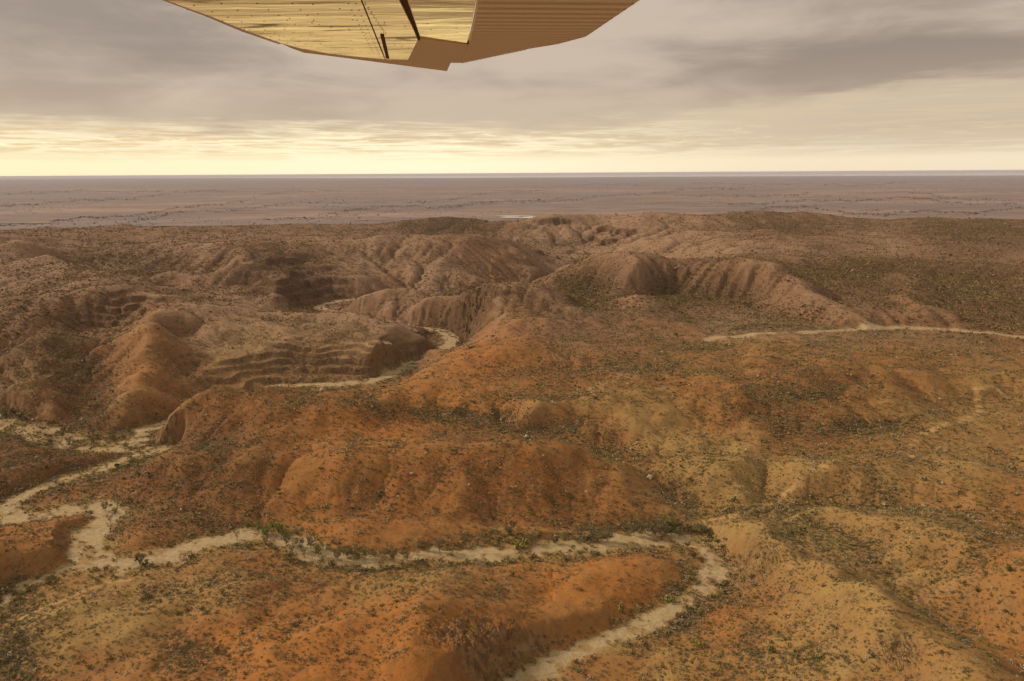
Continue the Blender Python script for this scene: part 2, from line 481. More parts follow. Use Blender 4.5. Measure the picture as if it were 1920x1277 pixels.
# creek centre line in plan, with half width and level
a = dens([(p, q_, w) for (p, q_), w in zip(CREEK, CREEK_W)], 10)
cx, cy = at_z(a[:, 0], a[:, 1], 0.0)
crk = [np.stack([cx, cy, a[:, 2], a[:, 2] * 0], -1)]
hid = np.array([(R * math.tan(az_of(float(p))), R, 9.0, z) for p, R, z in CREEK_HID])
hid = np.concatenate([[[*crk[0][-1][:2], 8, 0]], hid])
seg = []
for u, v in zip(hid[:-1], hid[1:]):
    n = max(2, int(np.hypot(*(v - u)[:2]) / 4))
    seg += [u + (v - u) * i / n for i in range(n)]
crk.append(np.array(seg))
# smooth the hidden gorge part into curves
for _ in range(60):
    crk[1][1:-1] = 0.25 * crk[1][:-2] + 0.5 * crk[1][1:-1] + 0.25 * crk[1][2:]
for _ in range(3):
    crk[0][1:-1] = 0.25 * crk[0][:-2] + 0.5 * crk[0][1:-1] + 0.25 * crk[0][2:]


def branch(line, w, z=0.0, step=10):
    b = dens(line, step)
    zz = b[:, 2] if b.shape[1] > 2 else b[:, 0] * 0 + z
    x, y = at_z(b[:, 0], b[:, 1], zz)
    return np.stack([x, y, np.full(len(x), w), zz], -1)


crk.append(branch([(200, 1062), (120, 1066), (80, 1083), (40, 1098), (0, 1135), (-60, 1180)], 2.2))
NFLAT = sum(len(c) for c in crk)
crk.append(branch([(284, 843), (240, 836), (180, 838), (120, 832), (60, 806), (0, 790), (-80, 770)], 13.0, 0.0))
CRK = np.concatenate(crk)
side = np.concatenate([branch([(1330, 640, 27), (1420, 633, 27), (1500, 630, 26), (1600, 622, 26), (1680, 620, 26), (1750, 625, 25), (1850, 632, 25), (1960, 650, 24)], 4.0)])
_trk = [
    branch([(1830, 733, 27), (1838, 762, 26.5), (1800, 790, 24), (1755, 806, 23), (1720, 818, 22), (1708, 838, 21), (1707, 863, 28)], 2.1),
    branch([(1900, 742, 28), (1860, 728, 28), (1830, 733, 27)], 1.6),
    branch([(1545, 872, 26.5), (1518, 876, 25.5), (1504, 888, 23), (1500, 906, 18)], 2.2),
    branch([(1500, 906, 18), (1470, 915, 16), (1450, 926, 15), (1390, 944, 14), (1340, 950, 11), (1310, 962, 8), (1280, 977, 4)], 1.1),
    branch([(270, 1078, 3), (200, 1079, 4), (130, 1105, 5), (80, 1132, 5.5), (40, 1155, 5)], 1.0, 0, 6),
    branch([(560, 952, 11), (640, 955, 10), (730, 962, 9), (830, 972, 8), (930, 982, 5), (1040, 990, 3), (1150, 992, 3)], 0.9),
]
TRK = np.concatenate(_trk)
NRED = len(TRK) - len(_trk[-1])


def dist_to(X, Y, L, rmax):
    """distance and nearest index to a dense polyline, by bins"""
    from_idx = np.full(X.shape, -1, np.int32)
    best = np.full(X.shape, 1e9)
    cs = 60.0
    cells = {}
    for i, (x, y) in enumerate(L[:, :2]):
        cells.setdefault((int(x // cs), int(y // cs)), []).append(i)
    ix, iy = np.floor(X / cs).astype(int), np.floor(Y / cs).astype(int)
    xf, yf, bf, ff = X.ravel(), Y.ravel(), best.ravel(), from_idx.ravel()
    order = np.lexsort((iy.ravel(), ix.ravel()))
    kx, ky = ix.ravel()[order], iy.ravel()[order]
    brk = np.flatnonzero(np.r_[True, (np.diff(kx) != 0) | (np.diff(ky) != 0), True])
    for s, e in zip(brk[:-1], brk[1:]):
        cand = []
        for dx in (-1, 0, 1):
            for dy in (-1, 0, 1):
                cand += cells.get((kx[s] + dx, ky[s] + dy), [])
        if not cand:
            continue
        cand = np.array(cand)
        for s2 in range(s, e, 40000):
            idx = order[s2:min(e, s2 + 40000)]
            d2 = (xf[idx, None] - L[cand, 0]) ** 2 + (yf[idx, None] - L[cand, 1]) ** 2
            j = d2.argmin(1)
            bf[idx] = np.sqrt(d2[np.arange(len(idx)), j])
            ff[idx] = cand[j]
    return best, from_idx


# ------------------------------------------------------------------ coarse grid + stream erosion
EN, EM = 470, 640
eth = np.linspace(-1.02, 1.02, EN)
elr = np.linspace(math.log(125), math.log(4700), EM)
ETH, ELR = np.meshgrid(eth, elr)
ER = np.exp(ELR)
EX, EY = ER * np.sin(ETH), ER * np.cos(ETH)
ez = tps(ETH, ELR)
cd, ci = dist_to(EX, EY, CRK, 60)
cw = np.where(ci >= 0, CRK[ci, 2], 8.0)
near = sst(0, 36, cd - cw)
for lam, amp, sd in ((420, 11, 1), (210, 8, 2), (105, 5, 3), (52, 3.6, 4), (26, 2.2, 5), (13, 1.2, 6)):
    wgt = np.clip(ER / (lam * 3.6), 0, 1) ** 1.3 * near * sst(4300, 2900, ER)
    ez = ez + gnoise(EX / lam, EY / lam, sd) * amp * wgt
fixed = np.zeros(ez.shape, bool)
fixed[0], fixed[-1], fixed[:, 0], fixed[:, -1] = True, True, True, True
fixed |= cd < cw
ez = np.where(cd < cw, CRK[ci, 3], ez)
dlt, dlr = eth[1] - eth[0], elr[1] - elr[0]
nidx = np.arange(EN * EM).reshape(EM, EN)
area = (ER * dlt * ER * dlr).ravel()
offs = [(-1, 0), (1, 0), (0, -1), (0, 1), (-1, -1), (-1, 1), (1, -1), (1, 1)]
Aacc = area.copy()


def fill_pits(z, fixed, rounds=6, eps=0.01):
    """raise closed hollows until they spill (sweeps in four directions)"""
    w = np.where(fixed, z, 1e6)
    n0, n1 = z.shape

    def relax(a_, b_, zb):                      # b gets at most the lowest of its neighbours in line a
        m_ = np.minimum(a_, np.minimum(np.roll(a_, 1), np.roll(a_, -1))) + eps
        return np.minimum(b_, np.maximum(zb, m_))
    for _ in range(rounds):
        old = w.copy()
        for j in range(1, n0): w[j] = relax(w[j - 1], w[j], z[j])
        for j in range(n0 - 2, -1, -1): w[j] = relax(w[j + 1], w[j], z[j])
        for i in range(1, n1): w[:, i] = relax(w[:, i - 1], w[:, i], z[:, i])
        for i in range(n1 - 2, -1, -1): w[:, i] = relax(w[:, i + 1], w[:, i], z[:, i])
        if np.abs(w - old).max() < 1e-6:
            break
    return np.where(w > 1e5, z, w)


EROS = 13
_t = float(az_of(590.0))
MESA = np.exp(-(((ETH - _t) / 0.15) ** 4) - (((ELR - math.log(770 / math.cos(_t))) / 0.12) ** 4))
for it in range(EROS):
    ez = fill_pits(ez, fixed)
    best = np.zeros(ez.shape)
    rcv = nidx.copy()
    for dy, dx in offs:
        zs = np.roll(ez, (-dy, -dx), (0, 1))
        dd = ER * math.hypot(dy * dlr, dx * dlt)
        s = (ez - zs) / dd
        if dy == -1: s[0] = -1
        if dy == 1: s[-1] = -1
        if dx == -1: s[:, 0] = -1
        if dx == 1: s[:, -1] = -1
        up = s > best
        best = np.where(up, s, best)
        rcv = np.where(up, np.roll(nidx, (-dy, -dx), (0, 1)), rcv)
    rcv = np.where(fixed, nidx, rcv).ravel()
    dist = np.hypot(EX.ravel() - EX.ravel()[rcv], EY.ravel() - EY.ravel()[rcv])
    dep = (rcv != nidx.ravel()).astype(np.int64)
    p = rcv.copy()
    for _ in range(12):
        dep = dep + dep[p]
        p = p[p]
    order = np.argsort(dep, kind='stable')
    ds = dep[order]
    starts = np.searchsorted(ds, np.arange(ds[-1] + 2))
    Aacc = area.copy()
    for k in range(len(starts) - 2, 0, -1):
        idx = order[starts[k]:starts[k + 1]]
        np.add.at(Aacc, rcv[idx], Aacc[idx])
    zf = ez.ravel().copy()
    F = np.minimum(0.045 * (Aacc / area) ** 0.40, 0.5) * (0.50 + 0.50 * sst(480, 950, ER.ravel())) * (1 - 0.85 * MESA.ravel())
    for k in range(1, len(starts) - 1):
        idx = order[starts[k]:starts[k + 1]]
        zf[idx] = (zf[idx] + F[idx] * zf[rcv[idx]]) / (1 + F[idx])
    znew = zf.reshape(ez.shape)
    # pits fill a little, slopes creep
    lap = sum(np.roll(znew, o_, (0, 1)) for o_ in ((0, 1), (0, -1), (1, 0), (-1, 0))) / 4 - znew
    znew = znew + np.where(fixed, 0, (0.07 + 0.06 * sst(700, 400, ER)) * lap)
    ez = znew
def blur(G, k):
    for _ in range(k):
        G = G * .4 + .15 * (np.roll(G, 1, 0) + np.roll(G, -1, 0) + np.roll(G, 1, 1) + np.roll(G, -1, 1))
    return G


convex = np.clip((ez - blur(ez, 40)) / (ER * 0.006), -1.5, 1.5)
flow = np.log10(Aacc.reshape(ez.shape))
print('erosion', round(time.time() - T0, 1))

# ------------------------------------------------------------------ fine ground grid (log-polar, one sheet)
th_f = np.linspace(-0.80, 0.80, 1330)
th = np.concatenate([np.linspace(-math.pi, -1.1, 26)[:-1], np.linspace(-1.1, -0.80, 60)[:-1], th_f, np.linspace(0.80, 1.1, 60)[1:], np.linspace(1.1, math.pi, 26)[1:]])
lr = [math.log(30.0)]
while lr[-1] < math.log(150000.0):
    R_ = math.exp(lr[-1])
    if R_ < 180: s = 0.02
    elif R_ < 520: s = 0.0030
    elif R_ < 1300: s = 0.0036
    elif R_ < 2700: s = 0.0048
    elif R_ < 4500: s = 0.012
    else: s = 0.03
    lr.append(lr[-1] + s)
lr = np.array(lr)
TH, LR = np.meshgrid(th, lr)
RR = np.exp(LR)
X, Y = RR * np.sin(TH), RR * np.cos(TH)
M_, N_ = TH.shape
print('grid', TH.shape)


def bil(G, TH, LR):
    u = np.clip((TH - eth[0]) / dlt, 0, EN - 1.001)
    v = np.clip((LR - elr[0]) / dlr, 0, EM - 1.001)
    i, j = u.astype(int), v.astype(int)
    fu, fv = u - i, v - j
    return (G[j, i] * (1 - fu) + G[j, i + 1] * fu) * (1 - fv) + (G[j + 1, i] * (1 - fu) + G[j + 1, i + 1] * fu) * fv


Z = bil(ez, TH, LR)
_wx, _wy = fbm(X / 30, Y / 30, 3, 21), fbm(X / 30, Y / 30, 3, 22)
flow = blur(flow, 2)
FLOW = bil(flow, TH + 16 * _wx / RR, LR + 16 * _wy / RR)
CONV = bil(convex, TH, LR) * sst(4300, 3300, RR)
edge_in = sst(math.log(125), math.log(150), LR)
Z = Z * edge_in + 8 * (1 - edge_in)
CD, CI = dist_to(X, Y, CRK, 60)
CW = np.where(CI >= 0, CRK[CI, 2], 8.0)
CZ = np.where(CI >= 0, CRK[CI, 3], 0.0)
wob = fbm(X / 24, Y / 24, 3, 31) * 9.0 + 1.2 + fbm(X / 6, Y / 6, 2, 35) * 1.5
CE = CD - CW + wob * np.clip(CW / 7, 0.25, 1.2)          # signed distance to the bed's edge
hills_w = sst(4300, 2900, RR)
for lam, amp, sd in ((70, 1.3, 11), (34, 0.8, 12), (16, 0.42, 13), (8, 0.22, 14), (4, 0.10, 15)):
    wgt = sst(0, 25, CE) * hills_w * np.clip(lam / (RR * 0.0035), 0, 1)
    n = gnoise(X / lam, Y / lam, sd)
    Z = Z + (n * 0.5 + (0.32 - np.abs(n)) * 0.75) * amp * wgt


def blob(px, R, wa, wl):
    t = float(az_of(float(px)))
    R = R / math.cos(t)
    return np.exp(-((TH - t) / wa) ** 2 - ((LR - math.log(R)) / wl) ** 2)


# bedded cliffs: the slope falls in steps
CLF = np.zeros(Z.shape)
for px, R, wa, wl, st in ((560, 738, 0.15, 0.07, 5.2), (690, 765, 0.07, 0.06, 5.5), (795, 800, 0.03, 0.05, 7), (860, 930, 0.06, 0.055, 14), (560, 1290, 0.06, 0.10, 12),
                         (1030, 2310, 0.035, 0.012, 22), (1145, 2180, 0.03, 0.05, 26),
                         (1030, 1770, 0.03, 0.05, 14), (240, 850, 0.05, 0.05, 7), (60, 690, 0.04, 0.08, 8)):
    m = np.clip(blob(px, R, wa, wl) * 1.6 - 0.15, 0, 1)
    dip = (X * 0.03 + fbm(X / 60, Y / 60, 3, 41) * 6)
    h = (Z + dip) / st
    f = h - np.floor(h)
    zt = (np.floor(h) + 0.12 * f + 0.88 * sst(0.70, 0.99, f)) * st - dip
    brk = sst(-0.25, 0.15, fbm(X / 35, Y / 18, 2, 44))
    Z = Z + (zt - Z) * np.clip(m * 1.4, 0, 1) * (0.35 + 0.65 * brk) * sst(0, 6, CE)
    CLF = np.maximum(CLF, m)
for px, R, wa, wl, k_ in ((920, 270, 0.10, 0.045, 2.2), (1440, 335, 0.04, 0.035, 1.2), (1760, 240, 0.02, 0.03, 1.0), (275, 525, 0.02, 0.04, 3), (110, 385, 0.05, 0.03, 1.5), (860, 930, .05, .05, 5)):
    m = np.clip(blob(px, R, wa, wl) * 1.7 - 0.15, 0, 1)
    Z = Z + m * k_ * 0.9 * (np.abs(fbm(X / 7 + .1 * Z, Y / 7, 4, 47, .65)) * -2.6 + .4 + 0.7 * fbm(X / 22, Y / 22, 2, 48)) * sst(0, 5, CE)
    CLF = np.maximum(CLF, m)
# cut the creek: flat bed, steep toe
bank = sst(-0.5, 14, CE)
ZB = CZ + 0.25 * fbm(X / 9, Y / 9, 3, 51)
Z = np.where(CD < 200, ZB + (Z - ZB) * bank, Z)
Z = np.where(CE < 40, np.maximum(Z, CZ - 1.0), Z)
# the plain
pw = sst(3600, 4600, RR)
Z = Z * (1 - pw) + pw * (PLAIN + 3 * fbm(X / 1500, Y / 1500, 3, 61) * sst(150000, 5000, RR))

TD, TI = dist_to(X, Y, TRK, 60)
TW = np.where(TI >= 0, TRK[TI, 2], 1.0)
TRKM = sst(1.0, 0.0, (TD - TW) / np.maximum(0.6, RR * 0.0028)) * sst(-0.55, -0.1, fbm(X / 14, Y / 14, 2, 71))
TRKM = TRKM * np.where(TI >= NRED, 0.30, 1.0)
SD, SI = dist_to(X, Y, side, 60)
SIDE = sst(9, 0, SD - 2.5 + 6 * fbm(X / 18, Y / 18, 3, 73)) * sst(-0.7, -0.1, fbm(X / 40, Y / 40, 2, 74))

# normals and slope
Pm = np.stack([X, Y, Z], -1)
du = np.empty_like(Pm); dv = np.empty_like(Pm)
du[:, 1:-1] = Pm[:, 2:] - Pm[:, :-2]; du[:, 0] = Pm[:, 1] - Pm[:, 0]; du[:, -1] = Pm[:, -1] - Pm[:, -2]
dv[1:-1] = Pm[2:] - Pm[:-2]; dv[0] = Pm[1] - Pm[0]; dv[-1] = Pm[-1] - Pm[-2]
NRM = np.cross(du, dv)
NRM /= np.maximum(np.linalg.norm(NRM, axis=-1, keepdims=True), 1e-9)
NRM *= np.sign(NRM[..., 2:3])
SLOPE = np.degrees(np.arccos(np.clip(NRM[..., 2], 0, 1)))
print('slopes', np.percentile(SLOPE[RR < 2500], [10, 50, 80, 95]))
PX, PY, PDEP = project(Pm)

# ---- soil tone zones: photo places -> tan / orange / dark red-brown
ZONES = [  # column, row, spread px, tan, orange, dark
    (380, 1090, 120, 1, 0, 0), (120, 1130, 110, 1, 0, 0), (250, 1180, 90, .7, .2, 0), (700, 1075, 150, 1, 0, 0), (880, 1055, 110, 1, 0, 0), (690, 1110, 40, 1.3, 0, 0),
    (1330, 880, 90, 1.1, 0, 0), (1400, 855, 60, 1.2, 0, 0), (1500, 910, 80, .8, 0, 0), (1560, 970, 90, .9, 0, 0), (1480, 1000, 60, .8, 0, 0), (1700, 1010, 120, .6, .1, 0),
    (1850, 770, 120, .9, 0, 0), (1750, 850, 100, .6, .1, 0), (1600, 880, 120, .45, .2, 0), (1650, 1150, 140, .55, .1, 0), (1500, 1230, 150, .6, 0, 0), (1250, 1220, 90, .7, 0, 0), (1800, 1240, 90, .5, 0.1, 0),
    (1150, 770, 90, .7, 0, 0), (1260, 800, 60, .8, 0, 0), (1000, 745, 60, .5, 0, 0), (1340, 640, 120, .7, 0, 0), (1600, 640, 160, .6, 0, 0), (860, 960, 40, .5, 0, 0), (1350, 1010, 60, .6, 0, 0),
    (600, 615, 150, .9, 0, 0), (480, 625, 80, .7, 0, 0), (720, 620, 70, .9, 0, 0), (100, 490, 140, .6, 0, .1), (420, 560, 100, .45, 0, 0), (930, 573, 20, 1.2, 0, 0), (800, 535, 40, .9, 0, 0),
    (1050, 432, 60, 3.0, 0, 0), (1135, 440, 30, 1.5, 0, 0), (1190, 430, 90, .6, 0, 0), (1350, 445, 80, .7, 0, 0), (1680, 455, 70, .6, 0, 0), (650, 455, 100, .5, 0, 0), (400, 470, 80, .5, 0, 0), (1500, 470, 90, .5, 0, 0),
    (1140, 1100, 130, 0, 1, 0), (1050, 1060, 80, 0, 1, 0), (780, 1200, 200, .15, .9, 0), (560, 1220, 160, .1, .8, 0), (350, 1200, 90, 0, .6, 0), (700, 985, 200, 0, .9, 0), (1000, 970, 140, 0, .7, 0), (560, 1000, 80, 0, .8, 0),
    (680, 785, 90, .1, .9, 0), (550, 790, 100, 0, .6, 0), (800, 720, 120, 0, .7, 0), (900, 660, 140, 0, .7, 0), (270, 640, 60, .2, .9, 0), (260, 690, 50, .1, .9, 0), (330, 610, 50, .4, .4, 0), (80, 985, 60, 0, .9, 0), (40, 1060, 60, 0, .5, .2),
    (1850, 1000, 110, .2, .35, 0), (1880, 1230, 100, .3, .35, 0), (1350, 1160, 70, 0, .6, 0), (1350, 700, 130, 0, .5, 0), (1210, 530, 40, .3, .4, 0), (1300, 580, 60, 0, .6, 0), (950, 520, 100, .2, .4, 0), (1700, 620, 100, .1, .4, 0), (1750, 700, 150, 0, .5, 0),
    (800, 870, 180, 0, 0, .8), (1000, 890, 150, 0, .1, .7), (500, 880, 160, 0, 0, .8), (350, 880, 110, 0, 0, .7), (120, 740, 130, 0, 0, .9), (30, 640, 90, 0, .1, .8), (250, 770, 80, 0, 0, .8), (60, 860, 80, 0, 0, .9), (1500, 740, 130, 0, .1, .8),
    (1600, 510, 200, 0, 0, .8), (1280, 540, 90, 0, 0, .7), (1100, 540, 80, 0, 0, .6), (1850, 560, 140, 0, 0, .7), (830, 425, 90, 0, 0, 1), (1450, 420, 120, 0, 0, .5), (1850, 430, 100, 0, 0, .7),
    (560, 530, 60, 0, 0, 1.2), (300, 500, 110, 0, 0, .6), (480, 490, 60, 0, 0, .4), (860, 600, 50, 0, 0, .9), (580, 690, 120, 0, 0, .7), (930, 1240, 70, 0, 0, .9), (1760, 1200, 40, 0, 0, .6), (1430, 760, 60, 0, 0, .6), (1150, 800, 40, 0, 0, .2), (1050, 455, 60, 0, 0, .9),
]
inview = (PX > -900) & (PX < 2800) & (PDEP > 0) & (RR < 4200)
TAN = np.zeros(Z.shape); ORG = np.zeros(Z.shape); DRK = np.zeros(Z.shape)
for c, r, s, t_, o_, d_ in ZONES:
    k = np.flatnonzero(inview & (np.abs(PX - c) < 6) & (np.abs(PY - r) < 5))
    if not len(k):
        continue
    k = k[np.argmin(RR.ravel()[k])]
    t0, l0 = TH.ravel()[k], LR.ravel()[k]
    dip = max(0.13, (H - Z.ravel()[k]) / RR.ravel()[k])
    sa, sl = s / FPX, min(s / FPX / dip, 0.35) * (0.75 if dip < 0.3 else 0.9)
    r0, r1 = np.searchsorted(lr, [l0 - 5 * sl, l0 + 5 * sl]); c0, c1 = np.searchsorted(th, [t0 - 5 * sa, t0 + 5 * sa])
    S_ = (slice(r0, r1), slice(c0, c1))
    wbx = fbm(TH[S_] / sa * 1.3 + c, LR[S_] / sl * 1.3 + r, 3, 81) * 0.7
    g = np.exp(-(((TH[S_] - t0) / sa + wbx) ** 2 + ((LR[S_] - l0) / sl - wbx) ** 2))
    TAN[S_] += g * t_; ORG[S_] += g * o_; DRK[S_] += g * d_
mott = fbm(X / 120, Y / 120, 4, 91, 0.6)
mott2 = fbm(X / 28, Y / 28, 4, 92, 0.6)
_w = TAN + ORG + DRK + 0.45
TAN, ORG, DRK = sst(.12, .85, TAN / _w), sst(.12, .85, ORG / _w), sst(.12, .85, DRK / _w)
TAN = np.clip(TAN + 0.22 * mott + 0.35 * mott2 + 0.30 * np.clip(CONV, -.8, 1.2), 0, 1)
ORG = np.clip(ORG + 0.35 * fbm(X / 150 + 9, Y / 150, 4, 93, 0.6) + 0.2 * mott2, 0, 1)
DRK = np.clip(DRK - 0.3 * mott - 0.3 * mott2 - 0.25 * CONV, 0, 1)
BED = sst(2.6, -2.4, CE + 4 * fbm(X / 5, Y / 5, 2, 36))
BED = np.where(CI >= NFLAT, BED * sst(-0.30, 0.25, fbm(X / 16, Y / 16, 3, 97)) * 0.8, BED)
BARS = sst(0.04, 0.26, fbm(X / 13, Y / 13, 3, 98)) * sst(0.5, -3, CE)
BED = BED * (1 - 0.75 * BARS) * sst(1420, 1280, RR)
WASH = np.clip(sst(24, 1, CE) * sst(16, 5, SLOPE) * sst(-0.4, 0.2, mott2 + 0.1) + 0.75 * sst(3.75, 4.25, FLOW) * sst(900, 600, RR), 0, 1)
TAN = np.clip(np.maximum(TAN, WASH * 0.9) + SIDE, 0, 1)
BED = np.maximum(BED, SIDE * 0.85)
ROCK = np.clip(sst(27, 40, SLOPE + 7 * mott2) * (0.35 + CLF) + 0.7 * CLF * sst(15, 25, SLOPE), 0, 1) * (1 - BED)
GUL = sst(3.1, 4.6, FLOW)                       # drainage lines hold more scrub
VEG = np.clip(0.30 + 0.55 * fbm(X / 60, Y / 60, 4, 95, 0.6) + 0.7 * np.clip(fbm(X / 17, Y / 17, 3, 96, 0.6), 0, 1) + 0.45 * DRK - 0.10 * TAN - 0.18 * ORG + 1.1 * GUL - 0.25 * CONV - 0.3 * ROCK + 0.22 * sst(9, 2, np.abs(CE - 5)), 0.03, 1.8)
VEG = VEG * (1 - 0.93 * BED) * (1 - TRKM)
for c, r, sx, sy, amt in ((1680, 1060, 330, 190, .32), (1550, 900, 260, 60, .2), (700, 1080, 260, 40, .25), (30, 1235, 60, 70, 1.0), (20, 1130, 60, 40, .6), (420, 1110, 90, 35, .6), (340, 1230, 60, 60, .8), (300, 1110, 60, 30, .4), (1440, 1245, 160, 60, .6), (1280, 1170, 60, 40, .5), (680, 758, 120, 16, .8), (860, 778, 160, 14, .9), (1010, 800, 120, 18, .9), (1180, 850, 80, 20, .6),
                        (1000, 745, 120, 14, .6), (1150, 690, 140, 14, .6), (1300, 650, 80, 10, .6), (1100, 540, 60, 28, .55), (1270, 545, 70, 30, .55), (1370, 540, 70, 26, .35), (1560, 510, 200, 20, .5), (1850, 560, 110, 40, .3), (1480, 590, 90, 24, .5), (900, 545, 70, 16, .7), (1480, 740, 130, 22, .6), (1600, 800, 130, 18, .6),
                        (1500, 990, 70, 30, .6), (1600, 1045, 70, 22, .6), (1400, 960, 90, 18, .7), (850, 425, 120, 14, .5), (1850, 432, 120, 14, .4), (1450, 425, 130, 14, .4), (230, 500, 120, 20, .5), (230, 480, 90, 12, .5), (1260, 930, 40, 40, .5), (600, 1040, 90, 14, .5), (1240, 992, 60, 12, .6), (1050, 455, 60, 12, 1.0)):
    VEG = VEG + amt * (1 - BED) * np.exp(-(((PX - c) / sx) ** 2 + ((PY - r) / sy) ** 2)) * inview * (0.6 + 1.2 * np.clip(mott2 + .3, 0, 1))
# plain: pale washes, dark tree belts
PLN = sst(3300, 4200, RR)
LAKE = sst(49000, 52000, RR + 2500 * fbm(TH * 6, LR * 3, 3, 99) - 40000 * sst(-0.10, -0.55, TH)) * sst(135000, 128000, RR) * (RR > 20000)
print('fields', round(time.time() - T0, 1))


# ------------------------------------------------------------------ ground material
def ground_material():
    m, n, b = new_mat('arid_ground')
    geo = n.n('ShaderNodeNewGeometry')
    P = geo.outputs['Position']
    A_ = {k: n.attr(k).outputs['Fac'] for k in ('tan', 'org', 'drk', 'bed', 'rock', 'veg', 'trk', 'pln', 'lake')}
    n_big = n.noise(n.scalev(P, (.02, .02, .02)), 1, 6, .62)
    n_mid = n.noise(n.scalev(P, (.16, .16, .16)), 1, 5, .62)
    n_fin = n.noise(n.scalev(P, (1.1, 1.1, 1.1)), 1, 4, .6)
    pk = n.attr('pink').outputs['Fac']
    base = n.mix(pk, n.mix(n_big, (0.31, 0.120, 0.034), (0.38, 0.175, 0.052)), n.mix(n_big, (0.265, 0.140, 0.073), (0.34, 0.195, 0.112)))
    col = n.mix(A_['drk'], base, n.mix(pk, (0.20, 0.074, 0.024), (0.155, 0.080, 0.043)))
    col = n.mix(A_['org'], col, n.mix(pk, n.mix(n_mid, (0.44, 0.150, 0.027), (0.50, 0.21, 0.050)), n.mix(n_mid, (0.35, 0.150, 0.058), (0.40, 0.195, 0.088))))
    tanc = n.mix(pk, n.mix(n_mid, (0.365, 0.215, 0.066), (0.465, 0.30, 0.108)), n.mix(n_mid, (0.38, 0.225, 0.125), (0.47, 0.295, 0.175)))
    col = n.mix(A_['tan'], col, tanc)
    # gravel and tussock mottling
    col = n.mix(n.ramp(n_fin, .42, .66, 0, .45), col, n.mix(.5, col, (0.10, 0.062, 0.030)))
    col = n.mix(n.ramp(n_mid, .46, .66, 0, .75), col, n.mix(.55, col, (0.14, 0.075, 0.035)))
    vor = n.n('ShaderNodeTexVoronoi')
    n.put(vor.inputs['Vector'], n.scalev(P, (.30, .30, .30)))
    vor.inputs['Scale'].default_value = 1.0
    thr = n.math('MULTIPLY', A_['veg'], 0.40)
    spot = n.ramp(n.math('SUBTRACT', vor.outputs['Distance'], thr), 0.06, -0.06)
    vo2 = n.n('ShaderNodeTexVoronoi')
    n.put(vo2.inputs['Vector'], n.scalev(P, (.85, .85, .85)))
    vo2.inputs['Scale'].default_value = 1.0
    spot2 = n.ramp(n.math('SUBTRACT', vo2.outputs['Distance'], n.math('MULTIPLY', A_['veg'], .42)), 0.05, -0.05)
    col = n.mix(n.math('MULTIPLY', spot2, .55), col, n.mix(n_fin, (0.075, 0.058, 0.024), (0.15, 0.10, 0.045)))
    col = n.mix(n.math('MULTIPLY', spot, .75), col, n.mix(n_fin, (0.055, 0.047, 0.022), (0.12, 0.092, 0.048)))
    # bedrock with bedding
    wv = n.n('ShaderNodeTexWave', wave_type='BANDS', bands_direction='Z')
    n.put(wv.inputs['Vector'], n.scalev(P, (.03, .03, .55)))
    wv.inputs['Scale'].default_value = 1.0
    wv.inputs['Distortion'].default_value = 5.0
    wv.inputs['Detail'].default_value = 4.0
    vert = n.noise(n.scalev(P, (.4, .4, .16)), 1, 6, .68)
    rock = n.mix(wv.outputs['Fac'], (0.085, 0.046, 0.023), (0.20, 0.112, 0.054))
    rock = n.mix(pk, n.mix(n.ramp(n_mid, .35, .65), (0.20, 0.108, 0.044), (0.34, 0.20, 0.085)), rock)
    rock = n.mix(n.ramp(vert, .48, .62, 0, .7), rock, (0.070, 0.042, 0.024))
    col = n.mix(n.math('MULTIPLY', A_['rock'], n.ramp(n_mid, .25, .6, .55, 1.0)), col, rock)
    # creek gravel
    g2 = n.noise(n.scalev(P, (.45, .45, .45)), 1, 6, .7)
    grav = n.mix(n.ramp(g2, .30, .70), (0.42, 0.295, 0.145), (0.57, 0.42, 0.225))
    grav = n.mix(n.ramp(n.noise(n.scalev(P, (.12, .22, .2)), 1, 5, .65, 1.0), .52, .62, 0, .55), grav, (0.33, 0.225, 0.11))
    grav = n.mix(n.ramp(n_fin, .56, .70, 0, .75), grav, (0.17, 0.12, 0.075))
    col = n.mix(A_['bed'], col, grav)
    col = n.mix(n.math('MULTIPLY', A_['trk'], .8), col, (0.52, 0.31, 0.125))
    # plain
    q1 = n.noise(n.scalev(P, (.00045, .0013, 0)), 1, 7, .62, .4)
    q2 = n.noise(n.scalev(P, (.00012, .00045, 0)), 1, 6, .6, .5)
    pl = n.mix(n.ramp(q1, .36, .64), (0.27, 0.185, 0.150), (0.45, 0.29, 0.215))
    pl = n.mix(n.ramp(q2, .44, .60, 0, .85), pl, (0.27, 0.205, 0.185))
    pl = n.mix(n.ramp(n.math('MULTIPLY', n.attr('far_haze').outputs['Fac'], 1.0), .2, .9, 0, .7), pl, (0.27, 0.22, 0.215))  # mauve-grey of distant haze painted into the plain's colour, stronger with range
    q3 = n.noise(n.scalev(P, (.0006, .004, 0)), 1, 5, .6, .8)
    pl = n.mix(n.ramp(q3, .62, .70, 0, .55), pl, (0.55, 0.40, 0.30))
    q4 = n.noise(n.scalev(P, (.00035, .0011, 0)), 1, 6, .55, 1.5)
    pl = n.mix(n.ramp(n.math('ABSOLUTE', n.math('SUBTRACT', q4, .5)), .022, .004, 0, .75), pl, (0.15, 0.125, 0.10))
    q5 = n.noise(n.scalev(P, (.004, .010, 0)), 1, 5, .7)
    pl = n.mix(n.ramp(q5, .45, .65, 0, .5), pl, (0.17, 0.135, 0.105))
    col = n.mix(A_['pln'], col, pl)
    lk = n.mix(n.ramp(n.noise(n.scalev(P, (.00002, .00009, 0)), 1, 5, .6), .42, .6), (0.86, 0.80, 0.72), (0.55, 0.45, 0.38))
    col = n.mix(A_['lake'], col, lk)
    n.link(col, b.inputs['Base Color'])
    b.inputs['Roughness'].default_value = 0.95
